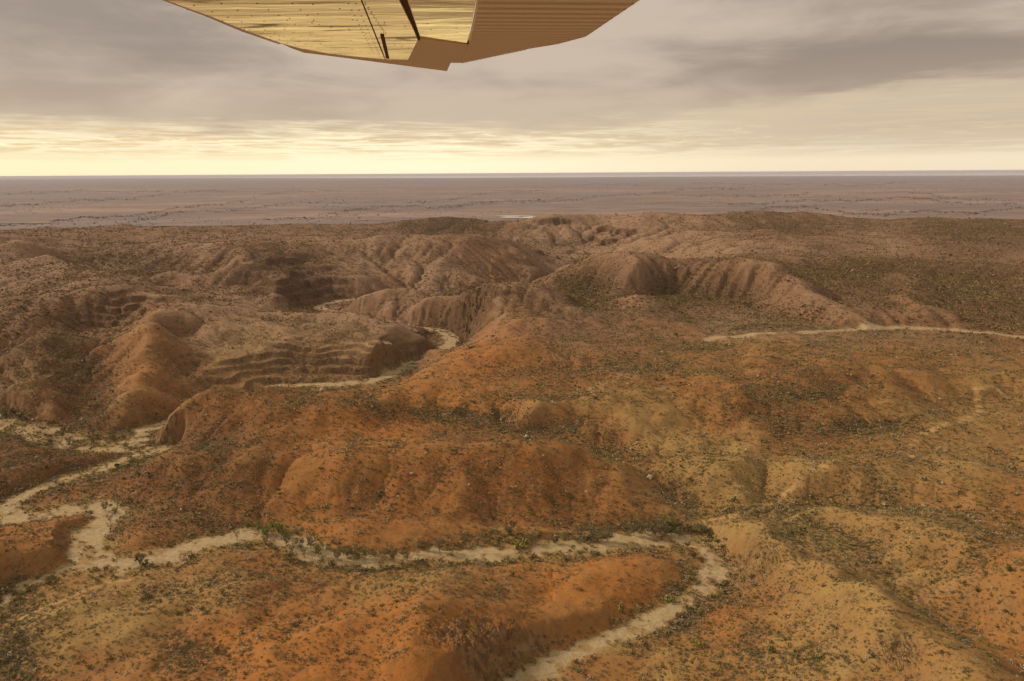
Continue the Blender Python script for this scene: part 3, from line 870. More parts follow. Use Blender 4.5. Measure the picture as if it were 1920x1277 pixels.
    b.inputs['Specular IOR Level'].default_value = 0.15
    bp = n.n('ShaderNodeBump')
    bp.inputs['Strength'].default_value = 0.6
    bp.inputs['Distance'].default_value = 1.0
    hgt = n.math('ADD', n.math('MULTIPLY', n_mid, 1.2), n.math('MULTIPLY', n_fin, .3))
    hgt = n.math('ADD', hgt, n.math('MULTIPLY', n.math('MULTIPLY', vert, A_['rock']), 2.5))
    hgt = n.math('MULTIPLY', hgt, n.ramp(A_['pln'], .0, .5, 1, 0))
    n.put(bp.inputs['Height'], hgt)
    n.link(bp.outputs[0], b.inputs['Normal'])
    return m


def lake_material():
    m, n, b = new_mat('salt_crust')
    P = n.n('ShaderNodeNewGeometry').outputs['Position']
    k = n.ramp(n.noise(n.scalev(P, (.00002, .00012, 0)), 1, 5, .6), .42, .6)
    n.link(n.mix(k, (0.92, 0.86, 0.74), (0.78, 0.68, 0.56)), b.inputs['Base Color'])
    b.inputs['Roughness'].default_value = .06
    return m


GM = ground_material()
LM = lake_material()
ATT = {'tan': TAN, 'org': ORG, 'drk': DRK, 'bed': BED, 'rock': ROCK, 'veg': VEG, 'trk': TRKM, 'pln': PLN, 'lake': LAKE, 'far_haze': sst(9000, 30000, RR), 'pink': sst(560, 950, Y + 120 * mott)}
vid = np.arange(M_ * N_).reshape(M_, N_)
F4 = np.stack([vid[:-1, :-1], vid[1:, :-1], vid[1:, 1:], vid[:-1, 1:]], -1).reshape(-1, 4)[:, ::-1]


def fmean(G):
    return (0.25 * (G[:-1, :-1] + G[1:, :-1] + G[1:, 1:] + G[:-1, 1:])).ravel()


fb, ft, fl, fr = fmean(BED), fmean(TRKM), fmean(LAKE), fmean(RR)
kind = np.zeros(len(F4), int)                    # 0 hills 1 bed 2 track 3 plain 4 lake
kind[fr > 3900] = 3
kind[(fl > 0.5) & (fr > 3900)] = 4
kind[(fb > 0.5) & (fr < 3900)] = 1
kind[(ft > 0.5) & (fr < 3900) & (kind != 1)] = 2
P1, N1 = Pm.reshape(-1, 3), NRM.reshape(-1, 3)
for k, nm in enumerate(('hills', 'dry_creek_bed', 'dirt_track', 'plain', 'salt_lake')):
    f = F4[kind == k]
    if nm == 'hills':
        # close the sheet under the aircraft
        pass
    if not len(f):
        continue
    u, inv = np.unique(f, return_inverse=True)
    v = P1[u]
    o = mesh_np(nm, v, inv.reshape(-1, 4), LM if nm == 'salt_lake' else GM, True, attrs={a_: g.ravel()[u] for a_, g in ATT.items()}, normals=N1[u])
    tag(o, kind='structure')
for px, py, wpx in ((985, 408.5, 38), (962, 406, 26), (60, 418, 40), (700, 413, 30)):
    cx_, cy_ = at_z(float(px), float(py), PLAIN)
    R_ = math.hypot(cx_, cy_)
    w_ = wpx / FPX * R_
    k_ = np.arange(28) * 2 * math.pi / 28
    rr = 1 + .35 * np.sin(k_ * 3 + px) + .2 * np.sin(k_ * 5 + 1)
    pv = np.stack([cx_ + np.cos(k_) * w_ * rr, cy_ + np.sin(k_) * w_ * .55 * rr, np.full(28, PLAIN + 3.2)], -1)
    pv = np.concatenate([pv, [[float(cx_), float(cy_), PLAIN + 3.4]]])
    pf = np.stack([np.arange(28), (np.arange(28) + 1) % 28, np.full(28, 28)], -1)
    tag(mesh_np('claypan', pv, pf, LM if px > 900 else GM, attrs={'tan': np.ones(29), 'pink': np.ones(29)}), kind='structure')
# disc under the aircraft
fan_v = np.concatenate([[[0, 0, float(Z[0].mean())]], Pm[0]])
fan_f = np.stack([np.zeros(N_ - 1, int), np.arange(2, N_ + 1), np.arange(1, N_)], -1)
o = mesh_np('ground', fan_v, fan_f, GM, True, attrs={'tan': np.full(N_ + 1, .4), 'veg': np.full(N_ + 1, .5)})
tag(o, kind='structure')
print('ground', round(time.time() - T0, 1))


# ------------------------------------------------------------------ scrub
def plant_points(R0, R1, dens_fn, n_try, th_lim=0.72):
    """random ground points between two ranges, denser where the scrub field is"""
    r0, r1 = np.searchsorted(lr, [math.log(R0), math.log(R1)])
    c0, c1 = np.searchsorted(th, [-th_lim, th_lim])
    u = rng.random(n_try)
    R = np.sqrt(R0 * R0 + u * (R1 * R1 - R0 * R0))
    t = rng.uniform(-th_lim, th_lim, n_try)
    return pick(R, t)


def pick(R, t):
    l = np.log(R)
    j = np.clip(np.searchsorted(lr, l) - 1, 0, M_ - 2)
    i = np.clip(np.searchsorted(th, t) - 1, 0, N_ - 2)
    fv = (l - lr[j]) / (lr[j + 1] - lr[j])
    fu = (t - th[i]) / (th[i + 1] - th[i])

    def g(G):
        return (G[j, i] * (1 - fu) + G[j, i + 1] * fu) * (1 - fv) + (G[j + 1, i] * (1 - fu) + G[j + 1, i + 1] * fu) * fv
    z = g(Z)
    return np.stack([R * np.sin(t), R * np.cos(t), z], -1), g(VEG), g(BED), g(SLOPE), g(ROCK), g(TAN), g(CE), g(ORG)


BUSH_COL = 1.65 * np.array([(0.105, 0.085, 0.030), (0.135, 0.112, 0.045), (0.20, 0.16, 0.085), (0.18, 0.115, 0.055), (0.16, 0.15, 0.035), (0.28, 0.215, 0.14)])


def bush_mesh(n, r, seed, flat=0.62, leaf=0.24, hole=0.0):
    """many small leaf clumps through a low rounded volume; returns verts (n*4,3), faces"""
    g = np.random.default_rng(seed)
    k = 5
    cen = np.stack([g.normal(0, .42, k), g.normal(0, .42, k), g.uniform(.25, .75, k)], -1)
    c = cen[g.integers(0, k, n)] + g.normal(0, .23, (n, 3))
    c[:, 2] = np.abs(c[:, 2])
    d = g.normal(0, 1, (n, 3)); d /= np.linalg.norm(d, axis=1, keepdims=True)
    e = np.cross(d, g.normal(0, 1, (n, 3))); e /= np.linalg.norm(e, axis=1, keepdims=True)
    s = leaf * g.uniform(.6, 1.5, (n, 1))
    v = np.stack([c - d * s, c + e * s * .6, c + d * s, c - e * s * .6], 1)
    v[..., 2] = np.maximum(v[..., 2], -0.05)
    v = v * np.array([r, r, r * flat * 1.35])
    return v.reshape(-1, 3), np.arange(4 * n).reshape(-1, 4)


def scrub_batch(P, size, cols, nleaf, leaf, nvar=8):
    vs, fs, cs, base = [], [], [], 0
    var = rng.integers(0, nvar, len(P))
    for k in range(nvar):
        sel = np.flatnonzero(var == k)
        if not len(sel):
            continue
        v, f = bush_mesh(nleaf, 1.0, 100 + k + nleaf, leaf=leaf)
        a = rng.uniform(0, 2 * np.pi, len(sel))
        ca, sa = np.cos(a)[:, None], np.sin(a)[:, None]
        s = size[sel][:, None]
        hs = s * rng.uniform(.75, 1.25, (len(sel), 1))
        vx = (v[None, :, 0] * ca - v[None, :, 1] * sa) * s + P[sel, 0][:, None]
        vy = (v[None, :, 0] * sa + v[None, :, 1] * ca) * s + P[sel, 1][:, None]
        vz = v[None, :, 2] * hs + P[sel, 2][:, None]
        vs.append(np.stack([vx, vy, vz], -1).reshape(-1, 3))
        fs.append((f[None] + (np.arange(len(sel)) * len(v))[:, None, None] + base).reshape(-1, 4))
        base += len(sel) * len(v)
        lv = rng.uniform(.75, 1.3, (len(sel), len(v) // 4, 1)).repeat(4, 1)
        cs.append((cols[sel][:, None, :] * lv).reshape(-1, 3))
    return np.concatenate(vs), np.concatenate(fs), np.concatenate(cs)


def leaf_mat(name, col=None, attr=None, rough=.85):
    m, n, b = new_mat(name)
    if attr:
        c = n.attr(attr).outputs['Color']
    else:
        tc = n.n('ShaderNodeTexCoord')
        oi = n.n('ShaderNodeObjectInfo')
        v = n.noise(tc.outputs['Object'], 3.0, 3)
        c = n.mix(v, tuple(x * .6 for x in col), tuple(x * 1.5 for x in col))
        c = n.mix(n.math('MULTIPLY', oi.outputs['Random'], .45), c, tuple(x * t for x, t in zip(col, (1.5, 1.2, 1.0))))
    n.link(c, b.inputs['Base Color'])
    b.inputs['Roughness'].default_value = rough
    b.inputs['Specular IOR Level'].default_value = .1
    return m


def choose(R0, R1, n, k=1.0):
    P, veg, bed, slo, rock, tan_, ce, org = plant_points(R0, R1, None, n)
    keep = rng.random(n) < np.clip(veg * k, 0, 1) * (slo < 56) * np.where(bed > .5, .35, 1)
    cl = np.where(rng.random(n) < .6, rng.integers(0, 3, n), rng.integers(0, 6, n))
    if R0 > 800:                                  # far scrub reads as one olive brown
        cl = np.where(np.isin(cl, (2, 5)), 1, cl)
    return P[keep], veg[keep], cl[keep], tan_[keep], ce[keep]


P0, V0, C0, T_0, E0 = choose(175, 420, 120000, .72)
P1_, V1_, C1_, T1_, E1_ = choose(420, 900, 420000, .85)
P2_, V2_, C2_, T2_, E2_ = choose(900, 1600, 900000, .42)
P3_, V3_, C3_, T3_, E3_ = choose(1600, 3300, 900000, .42)
S0 = np.exp(rng.normal(0, .50, len(P0))) * .47 * (1 + .4 * (np.abs(E0 - 4) < 5))
S1 = np.exp(rng.normal(0, .48, len(P1_))) * .52
S2 = np.exp(rng.normal(0, .45, len(P2_))) * .75
S3 = np.exp(rng.normal(0, .42, len(P3_))) * 1.15
print('scrub', len(P0), len(P1_), len(P2_), len(P3_))
# the largest-looking bushes of the near ground become things of their own
qx, qy, qd = project(P0)
look = S0 / qd
look[(qx < 8) | (qx > 1912) | (qy > 1268)] = 0
big = np.argsort(-look)[:240]
small = np.setdiff1d(np.arange(len(P0)), big)
vv, ff, cc = [], [], []
for P_, S_, C_, nl, lf in ((P0[small], S0[small], C0[small], 24, .27), (P1_, S1, C1_, 8, .46), (P2_, S2, C2_, 4, .66), (P3_, S3, C3_, 3, .75)):
    v, f, c = scrub_batch(P_, S_, BUSH_COL[C_] * (1 if nl > 4 else np.array([1.12, .93, .95])), nl, lf)
    ff.append(f + sum(len(x) for x in vv)); vv.append(v); cc.append(c)
scrub = mesh_np('scrub', np.concatenate(vv), np.concatenate(ff), leaf_mat('scrub_leaves', attr='col'), attrs={'col': np.concatenate(cc)})
tag(scrub, 'low dark scrub scattered thickly over the red and tan hills', 'scrub', kind='stuff')
print('scrub built', round(time.time() - T0, 1))

# ------------------------------------------------------------------ bushes as things, creek trees
ORD = ['leftmost', 'second', 'third', 'fourth', 'fifth', 'sixth', 'seventh', 'eighth', 'ninth', 'tenth', 'eleventh', 'twelfth', 'thirteenth', 'fourteenth', 'fifteenth',
       'sixteenth', 'seventeenth', 'eighteenth', 'nineteenth', 'twentieth']


def nth(k, n, what):
    if n == 1:
        return 'the only ' + what
    if k == 0:
        return 'leftmost ' + what
    if k == n - 1:
        return 'rightmost ' + what
    if k < 20:
        return ORD[k] + ' ' + what + ' from left'
    return what


PLACES = [(40, 1120, 'on the tan bank by the left arm'), (60, 1230, 'in the dark thicket at bottom left'), (200, 1120, 'on the pale flat below the creek junction'),
          (180, 1235, 'on the tan slope at lower left'), (400, 1100, 'on the tan crest under the creek'), (330, 1220, 'in the scrub band on the orange slope'), (560, 1100, 'on the shoulder below the creek trees'),
          (520, 1230, 'on the bare orange dome'), (720, 1120, 'on the pale knolls of the dome'), (800, 1220, 'above the brown cutbank'), (960, 1120, 'on the dome inside the creek bend'), (1130, 1090, 'on the bright orange patch inside the bend'),
          (1000, 1050, 'on the sandy strip along the creek'), (1240, 1080, 'near the tip of the creek bend'), (1150, 1250, 'on the sandy bank across from the cutbank'), (1290, 1220, 'beside the grey brush by the creek'),
          (1420, 1250, 'in the thicket right of the creek'), (1440, 1120, 'on the ridge flank facing the creek bend'), (1580, 1180, 'on the brown flank of the near ridge'), (1760, 1240, 'by the rock outcrop on the near ridge'),
          (1650, 1100, 'along the crest of the near ridge'), (1860, 1200, 'in the gully behind the near ridge'), (1800, 1090, 'on the second ridge at right'), (1600, 1000, 'on the gullied tan slopes at right'),
          (1880, 1000, 'on the orange slope at far right'), (900, 960, 'at the foot of the central brown hill'), (1150, 950, 'at the right foot of the hill'), (600, 960, 'on the red flat above the creek'), (300, 950, 'on the dark slope beside the creek loop'), (80, 1020, 'on the red hill inside the creek loop')]
CNAME = ['dark olive', 'olive', 'grey-green', 'brown dry', 'yellow-green', 'pale straw']
bush_mats = [leaf_mat('bush_leaves', tuple(c)) for c in BUSH_COL]
bush_mesh_bank = {}
entries = []
for i in big:
    pl = min(PLACES, key=lambda a_: (a_[0] - qx[i]) ** 2 + (1.3 * (a_[1] - qy[i])) ** 2)[2]
    sz = 'large ' if S0[i] > 1.9 else ''
    entries.append((f'{sz}{CNAME[C0[i]]} bush', pl, qx[i], i))
groups = {}
for e in entries:
    groups.setdefault((e[0], e[1]), []).append(e)
for (kind_, pl), es in groups.items():
    es.sort(key=lambda e: e[2])
    for k, e in enumerate(es):
        i = e[3]
        ck, vr = int(C0[i]), int(i % 5)
        if (ck, vr) not in bush_mesh_bank:
            v, f = bush_mesh(46, 1.0, 300 + vr, leaf=.21)
            bush_mesh_bank[ck, vr] = mesh_np('desert_bush', v, f, bush_mats[ck], link=False)
        o = bpy.data.objects.new('desert_bush', bush_mesh_bank[ck, vr])
        COL.objects.link(o)
        o.location = P0[i]
        o.rotation_euler = (0, 0, float(rng.uniform(0, 6.28)))
        sc_ = float(S0[i])
        o.scale = (sc_, sc_ * float(rng.uniform(.85, 1.1)), sc_ * float(rng.uniform(.8, 1.2)))
        lab = (nth(k, len(es), kind_) if len(es) > 1 else kind_) + ' ' + pl
        tag(o, lab, 'bush', 'bushes scattered over the near slopes')


def ground_at(px, py):
    k = np.flatnonzero((np.abs(PX.ravel() - px) < 5) & (np.abs(PY.ravel() - py) < 4) & (PDEP.ravel() > 0) & (RR.ravel() < 3000))
    if not len(k):
        return None
    k = k[np.argmin(np.abs(PX.ravel()[k] - px) + np.abs(PY.ravel()[k] - py) + 0.05 * RR.ravel()[k])]
    return P1[k]


def tube(path, r0, r1, sides=6):
    path = np.asarray(path, float)
    n = len(path)
    vs, fs = [], []
    for i, p in enumerate(path):
        r = r0 + (r1 - r0) * i / (n - 1)
        for k in range(sides):
            a_ = 2 * math.pi * k / sides
            vs.append(p + np.array([math.cos(a_) * r, math.sin(a_) * r, 0]))
    for i in range(n - 1):
        for k in range(sides):
            a_, b_ = i * sides + k, i * sides + (k + 1) % sides
            fs.append((a_, b_, b_ + sides, a_ + sides))
    return np.array(vs), np.array(fs)


def tree_meshes(seed, h, wide, nleaf, leaf, wood, green):
    g = np.random.default_rng(seed)
    vs, fs, nb = [], [], 0
    cents = []
    fork = np.array([g.normal(0, .15), g.normal(0, .15), h * g.uniform(.15, .26)])
    t_ = [([0, 0, -0.3], [fork[0] * .4, fork[1] * .4, fork[2] * .5], fork)]
    paths = [(np.array(t_[0], float), .24, .17)]
    nl = int(g.integers(4, 7))
    for k in range(nl):
        a_ = 2 * math.pi * k / nl + g.uniform(-.5, .5)
        tip = np.array([math.cos(a_) * wide * g.uniform(.45, .9), math.sin(a_) * wide * g.uniform(.45, .9), h * g.uniform(.62, .95)])
        midp = fork * .45 + tip * .55 + np.array([0, 0, -.10 * h]) + g.normal(0, .15, 3)
        paths.append((np.array([fork, midp, tip]), .13, .04))
        cents += [(tip, 1.0), (midp * .4 + tip * .6 + g.normal(0, .3, 3), .8), (midp + g.normal(0, .3, 3) - np.array([0, 0, .06 * h]), .75)]
        if g.random() < .6:
            tw = midp + np.array([g.normal(0, .7), g.normal(0, .7), h * .22])
            paths.append((np.array([midp, (midp + tw) / 2 + g.normal(0, .1, 3), tw]), .07, .03))
            cents.append((tw, .55))
    for p, a_, b_ in paths:
        v, f = tube(p, a_, b_)
        vs.append(v); fs.append(f + nb); nb += len(v)
    trunk = mesh_np('trunk', np.concatenate(vs), np.concatenate(fs), wood, True, link=False)
    c = []
    w = np.array([x[1] for x in cents]); w = w / w.sum()
    pick_ = g.choice(len(cents), nleaf, p=w)
    off = g.normal(0, 1, (nleaf, 3)); off /= np.linalg.norm(off, axis=1, keepdims=True)
    off *= (g.random((nleaf, 1)) ** .5) * wide * .50
    off[:, 2] *= .72
    c = np.array([cents[k][0] for k in pick_]) + off * np.array([[cents[k][1]] for k in pick_])
    d = g.normal(0, 1, (nleaf, 3)); d /= np.linalg.norm(d, axis=1, keepdims=True)
    e = np.cross(d, g.normal(0, 1, (nleaf, 3))); e /= np.linalg.norm(e, axis=1, keepdims=True)
    s_ = leaf * g.uniform(.6, 1.5, (nleaf, 1))
    v = np.stack([c - d * s_, c + e * s_ * .55, c + d * s_, c - e * s_ * .55], 1).reshape(-1, 3)
    crown = mesh_np('crown', v, np.arange(4 * nleaf).reshape(-1, 4), green, link=False)
    return trunk, crown


wood = simple_mat('pale_bark', (0.34, 0.27, 0.20), .9)
dwood = simple_mat('dark_bark', (0.13, 0.09, 0.06), .9)
g_gum = leaf_mat('gum_leaves', (0.20, 0.18, 0.085))
g_wat = leaf_mat('wattle_leaves', (0.20, 0.215, 0.055))
g_drk = leaf_mat('mulga_leaves', (0.13, 0.11, 0.045))
KIND = {'gum': ('grey-green gum tree', 'gum_tree', [tree_meshes(k, 7.4, 2.7, 420, .32, wood, g_gum) for k in (1, 2, 3)]),
        'green': ('bright green wattle tree', 'wattle_tree', [tree_meshes(k, 5.6, 2.8, 420, .31, dwood, g_wat) for k in (11, 12)]),
        'thin': ('thin grey tree', 'sparse_tree', [tree_meshes(k, 6.2, 2.0, 170, .27, wood, g_gum) for k in (21, 22)]),
        'dark': ('small dark tree', 'mulga_tree', [tree_meshes(k, 4.6, 2.3, 320, .30, dwood, g_drk) for k in (31, 32)])}
TREES = [
    ('where the near creek widens under the red flat', [(445, 1012, 'thin', .9), (463, 990, 'green', .8), (486, 998, 'green', 1.1), (500, 1004, 'green', 1.2), (512, 994, 'green', 1.1), (498, 1021, 'gum', .8), (524, 998, 'green', 1.15), (535, 1008, 'green', 1.0)]),
    ('in the creek narrows left of the pale knolls', [(538, 1022, 'gum', 1.0), (548, 1036, 'thin', 1.1), (565, 1034, 'gum', 1.0), (583, 1028, 'gum', 1.15), (572, 1046, 'thin', 1.0), (597, 1044, 'gum', 1.05), (606, 1056, 'thin', .9), (622, 1062, 'dark', .8)]),
    ('on the north bank of the straight creek reach', [(633, 1050, 'gum', 1.0), (643, 1042, 'thin', 1.0), (652, 1048, 'gum', .95), (665, 1047, 'gum', 1.05), (684, 1046, 'gum', 1.0), (703, 1044, 'thin', 1.0), (722, 1046, 'thin', 1.1), (736, 1052, 'gum', 1.2),
                                                        (763, 1050, 'gum', .9), (776, 1040, 'thin', .8), (788, 1030, 'gum', .8), (803, 1034, 'thin', .9), (826, 1036, 'gum', 1.2), (846, 1022, 'thin', .9), (873, 1020, 'gum', .8)]),
    ('along the red edge of the creek before the bend', [(903, 1019, 'thin', 1.0), (930, 1012, 'thin', .8), (955, 1002, 'dark', 1.0), (963, 990, 'dark', .9), (980, 1016, 'thin', .9), (996, 1018, 'gum', .9), (1005, 1024, 'thin', .8), (1041, 1018, 'dark', 1.0), (1063, 1008, 'thin', .7),
                                                          (1086, 1010, 'gum', 1.15), (1112, 1014, 'gum', 1.2), (1138, 1016, 'gum', 1.3)]),
    ('in the grove at the top of the creek bend', [(1188, 1004, 'gum', 1.45), (1204, 1002, 'gum', 1.0), (1216, 998, 'thin', 1.1), (1228, 1004, 'gum', 1.1), (1240, 1002, 'gum', 1.2), (1250, 1004, 'gum', 1.0), (1243, 988, 'green', 1.2), (1256, 992, 'green', 1.0), (1272, 1006, 'gum', .8), (1292, 996, 'dark', .9), (1312, 1000, 'gum', .9)]),
    ('on the inner side of the creek bend', [(1300, 1046, 'dark', .8), (1316, 1058, 'dark', .7), (1330, 1012, 'dark', 1.0), (1322, 1002, 'dark', .9), (1288, 1026, 'dark', .7)]),
    ('around the left creek loops', [(198, 958, 'gum', .9), (222, 952, 'thin', 1.0), (206, 982, 'thin', .9), (216, 966, 'gum', .8), (262, 1056, 'dark', 1.2), (271, 1062, 'dark', .9), (200, 1072, 'dark', .7), (248, 872, 'gum', .8), (201, 880, 'thin', .8)]),
    ('on the pale creek flats below the left hills', [(10, 782, 'dark', 1.2), (26, 776, 'dark', 1.1), (38, 786, 'dark', 1.0), (116, 822, 'gum', .9), (131, 834, 'gum', .9), (175, 834, 'gum', 1.0), (190, 822, 'thin', .8), (212, 830, 'gum', .9), (237, 838, 'dark', .8), (243, 812, 'green', .8), (95, 832, 'dark', .8)]),
]
for place, lst in TREES:
    cnt = {}
    for t_ in sorted(lst):
        cnt.setdefault(t_[2], []).append(t_)
    for kd, ts in cnt.items():
        kname, oname, variants = KIND[kd]
        for k, (px, py, _, sc_) in enumerate(ts):
            p = ground_at(px, py)
            if p is None:
                continue
            root = bpy.data.objects.new(oname, None)
            COL.objects.link(root)
            root.location = p
            root.rotation_euler = (0, 0, float(rng.uniform(0, 6.28)))
            root.scale = (sc_ * float(rng.uniform(.9, 1.1)),) * 2 + (sc_,)
            tag(root, (nth(k, len(ts), kname) if len(ts) > 1 else kname) + ' ' + place, 'tree', 'trees along the dry creek')
            tm, cm = variants[(k + px) % len(variants)]
            for nm, me in (('trunk', tm), ('crown', cm)):
                c = bpy.data.objects.new(nm, me)
                COL.objects.link(c)
                c.parent = root

# yellow flowering bushes and pale green shrubs near the creek
y_mat = leaf_mat('yellow_flowers', (0.52, 0.43, 0.09))
lg_mat = leaf_mat('pale_green_leaves', (0.27, 0.26, 0.09))
gr_mat = leaf_mat('grey_twigs', (0.30, 0.245, 0.175))


def bush_row(name, kind_, place, lst, mat, seed, group, leaf=.2, nl=60):
    ms = []
    for k in range(3):
        v, f = bush_mesh(nl, 1.0, seed + k, leaf=leaf)
        ms.append(mesh_np(name, v, f, mat, link=False))
    lst = sorted(lst)
    for k, (px, py, r) in enumerate(lst):
        p = ground_at(px, py)
        if p is None:
            continue
        o = bpy.data.objects.new(name, ms[k % 3])
        COL.objects.link(o)
        o.location = p
        o.rotation_euler = (0, 0, float(rng.uniform(0, 6.28)))
        o.scale = (r, r, r * .9)
        tag(o, (nth(k, len(lst), kind_) if len(lst) > 1 else kind_) + ' ' + place, 'bush', group)


YG = 'yellow flowering bushes above the creek'
bush_row('flowering_bush', 'yellow flowering bush', 'on the red flat left of the faint track', [(572, 962, .9), (580, 970, .8), (592, 958, .9), (598, 968, .7), (566, 978, .7), (627, 978, .9), (632, 972, .6), (672, 1002, .8), (700, 980, .6), (738, 956, 1.1), (745, 960, .7)], y_mat, 501, YG)
bush_row('flowering_bush', 'yellow flowering bush', 'along the foot of the central hill', [(796, 984, .8), (800, 978, .7), (797, 992, .8), (826, 978, .8), (842, 978, .6), (845, 947, .8), (857, 949, .9), (862, 948, .7), (980, 966, .8), (993, 963, .8), (1006, 967, 1.0), (1012, 968, .9), (1040, 976, 1.0), (1042, 980, .7), (1076, 982, .8), (1100, 986, .6)], y_mat, 521, YG)
bush_row('flowering_bush', 'yellow flowering bush', 'among scrub on the lower left slope', [(186, 1168, .7), (192, 1162, .7), (80, 1164, .6), (60, 1164, .5), (222, 1240, .6), (18, 1200, .6), (104, 1124, .5), (250, 1130, .6), (182, 1134, .5)], y_mat, 541, YG)
bush_row('spreading_shrub', 'pale green spreading shrub', 'on the sand before the creek bend', [(1072, 1026, 1.6), (1098, 1030, 1.9), (1108, 1026, 1.7), (1026, 1042, .9)], lg_mat, 561, 'pale green shrubs on the sand', nl=90)
bush_row('dead_shrub', 'grey leafless shrub', 'on the creek bank under the bend', [(1290, 1150, 1.7), (1300, 1160, 1.6), (1278, 1165, 1.7), (1268, 1178, 1.5), (1310, 1144, 1.4), (1256, 1170, 1.3), (1240, 1180, 1.5), (1225, 1188, 1.2), (1205, 1190, 1.3), (1180, 1200, 1.2), (1192, 1206, 1.1), (1160, 1200, 1.0), (1150, 1212, 1.1), (1138, 1206, 1.0), (1284, 1176, 1.3)], gr_mat, 581, 'grey brush beside the creek', leaf=.13, nl=80)
bush_row('dead_shrub', 'grey leafless shrub', 'on the gravel bar inside the bend', [(1336, 1090, 1.4), (1322, 1098, 1.3), (1310, 1112, 1.2), (1300, 1122, 1.1), (1330, 1076, 1.1), (1268, 1130, 1.0)], gr_mat, 601, 'grey brush beside the creek', leaf=.13, nl=80)

# ------------------------------------------------------------------ tree belts on the far plain
BELTS = [[(0, 423), (200, 407), (300, 397), (427, 380), (517, 363), (640, 355)], [(230, 417), (333, 400), (467, 392), (567, 380), (640, 378)], [(490, 414), (560, 411), (610, 408), (650, 398)],
         [(600, 402), (640, 395), (760, 388), (840, 387), (960, 380), (1080, 375), (1150, 368), (1220, 362), (1280, 357), (1400, 352)], [(760, 382), (850, 372), (950, 360), (1010, 357)], [(840, 384), (960, 377), (1060, 371)],
         [(1340, 382), (1480, 379), (1600, 375), (1700, 372), (1800, 380), (1900, 384)], [(1700, 362), (1760, 368), (1830, 374), (1920, 380)], [(1420, 388), (1500, 390), (1600, 398), (1680, 405)], [(1660, 402), (1760, 396), (1850, 398), (1920, 392)],
         [(0, 385), (150, 378), (300, 366), (420, 356)], [(0, 362), (160, 360), (300, 358)], [(1300, 345), (1500, 347), (1700, 344)], [(1000, 350), (1200, 346)], [(1280, 370), (1400, 366), (1560, 368)]]
bp_ = []
for l in BELTS:
    for p in dens(l, 5):
        for _ in range(int(rng.integers(2, 16))):
            x_, y_ = at_z(p[0] + rng.normal(0, 6), p[1] + rng.normal(0, 1.0) + 2.2 * math.sin(p[0] / 31) + 1.2 * math.sin(p[0] / 9), PLAIN)
            bp_.append((float(x_), float(y_), PLAIN - .5))
wp = [(rng.uniform(-100, 2020), 338 + 95 * rng.random() ** 1.2) for _ in range(9000)]
for p in wp:
    x_, y_ = at_z(p[0], p[1], PLAIN)
    if fbm(np.array([x_ / 1400]), np.array([y_ / 2600]), 3, 140)[0] > .02:
        bp_.append((float(x_), float(y_), PLAIN - .5))
bp_ = np.array(bp_)
bp_ = bp_[np.hypot(bp_[:, 0], bp_[:, 1]) > 4300]
bs = np.exp(rng.normal(0, .35, len(bp_))) * (2.3 + np.hypot(bp_[:, 0], bp_[:, 1]) * .00022)
v, f, c = scrub_batch(bp_, bs, np.tile(np.array([[0.085, 0.078, 0.05]]), (len(bp_), 1)), 8, .5)
tag(mesh_np('woodland', v, f, leaf_mat('woodland_leaves', attr='col'), attrs={'col': c}), 'dark belts of trees following watercourses across the far plain', 'woodland', kind='stuff')

# ------------------------------------------------------------------ aeroplane wing over the camera
WA, WH = math.tan(rad(5.6)), 0.26
WN = np.array([0, -WA, 1]); WN = WN / np.linalg.norm(WN)


def on_wing(px, py, lift=0.0, tilt=None):
    d = rays(px, py)
    if tilt:                                   # a panel set at a slightly different angle
        t = (WH + 0.045) / (d[..., 2] - math.tan(rad(tilt)) * d[..., 1])
    else:
        t = (WH + lift) / (d[..., 2] - WA * d[..., 1])
    return d * t[..., None] + np.array([0, 0, H])


def slab(name, poly, thick, mat, parent, lift=0.0, extra=None, tilt=None):
    import bmesh
    P = on_wing(np.array([p[0] for p in poly], float), np.array([p[1] for p in poly], float), lift, tilt)
    bm = bmesh.new()
    lo = [bm.verts.new(p) for p in P]
    hi = [bm.verts.new(p + WN * thick) for p in P]
    n = len(P)
    bm.faces.new(lo)
    bm.faces.new(hi[::-1])
    for i in range(n):
        bm.faces.new((lo[i], lo[(i + 1) % n], hi[(i + 1) % n], hi[i]))
    if extra is not None:
        ev, ef = extra
        vs = [bm.verts.new(p) for p in ev]
        for f in ef:
            fc = bm.faces.new([vs[k] for k in f])
            fc.material_index = 1
    bmesh.ops.recalc_face_normals(bm, faces=bm.faces)
    me = bpy.data.meshes.new(name)
    bm.to_mesh(me)
    bm.free()
    for m in (mat if isinstance(mat, (list, tuple)) else [mat]):
        me.materials.append(m)
    o = bpy.data.objects.new(name, me)
    COL.objects.link(o)
    o.parent = parent
    return o


def rivets(lines, r=.0034, step=.17):
    vs, fs = [], []
    for a_, b_ in lines:
        A_, B_ = on_wing(np.array([a_[0], b_[0]], float), np.array([a_[1], b_[1]], float))
        L = np.linalg.norm(B_ - A_)
        for k in range(max(2, int(L / step))):
            c = A_ + (B_ - A_) * (k + .5) / max(2, int(L / step))
            base = len(vs)
            for q_ in range(6):
                a2 = q_ * math.pi / 3
                vs.append(c + np.array([math.cos(a2) * r, math.sin(a2) * r, math.sin(a2) * r * WA]))
            vs.append(c - WN * r * .55)
            for q_ in range(6):
                fs.append((base + q_, base + (q_ + 1) % 6, base + 6))
    return vs, fs


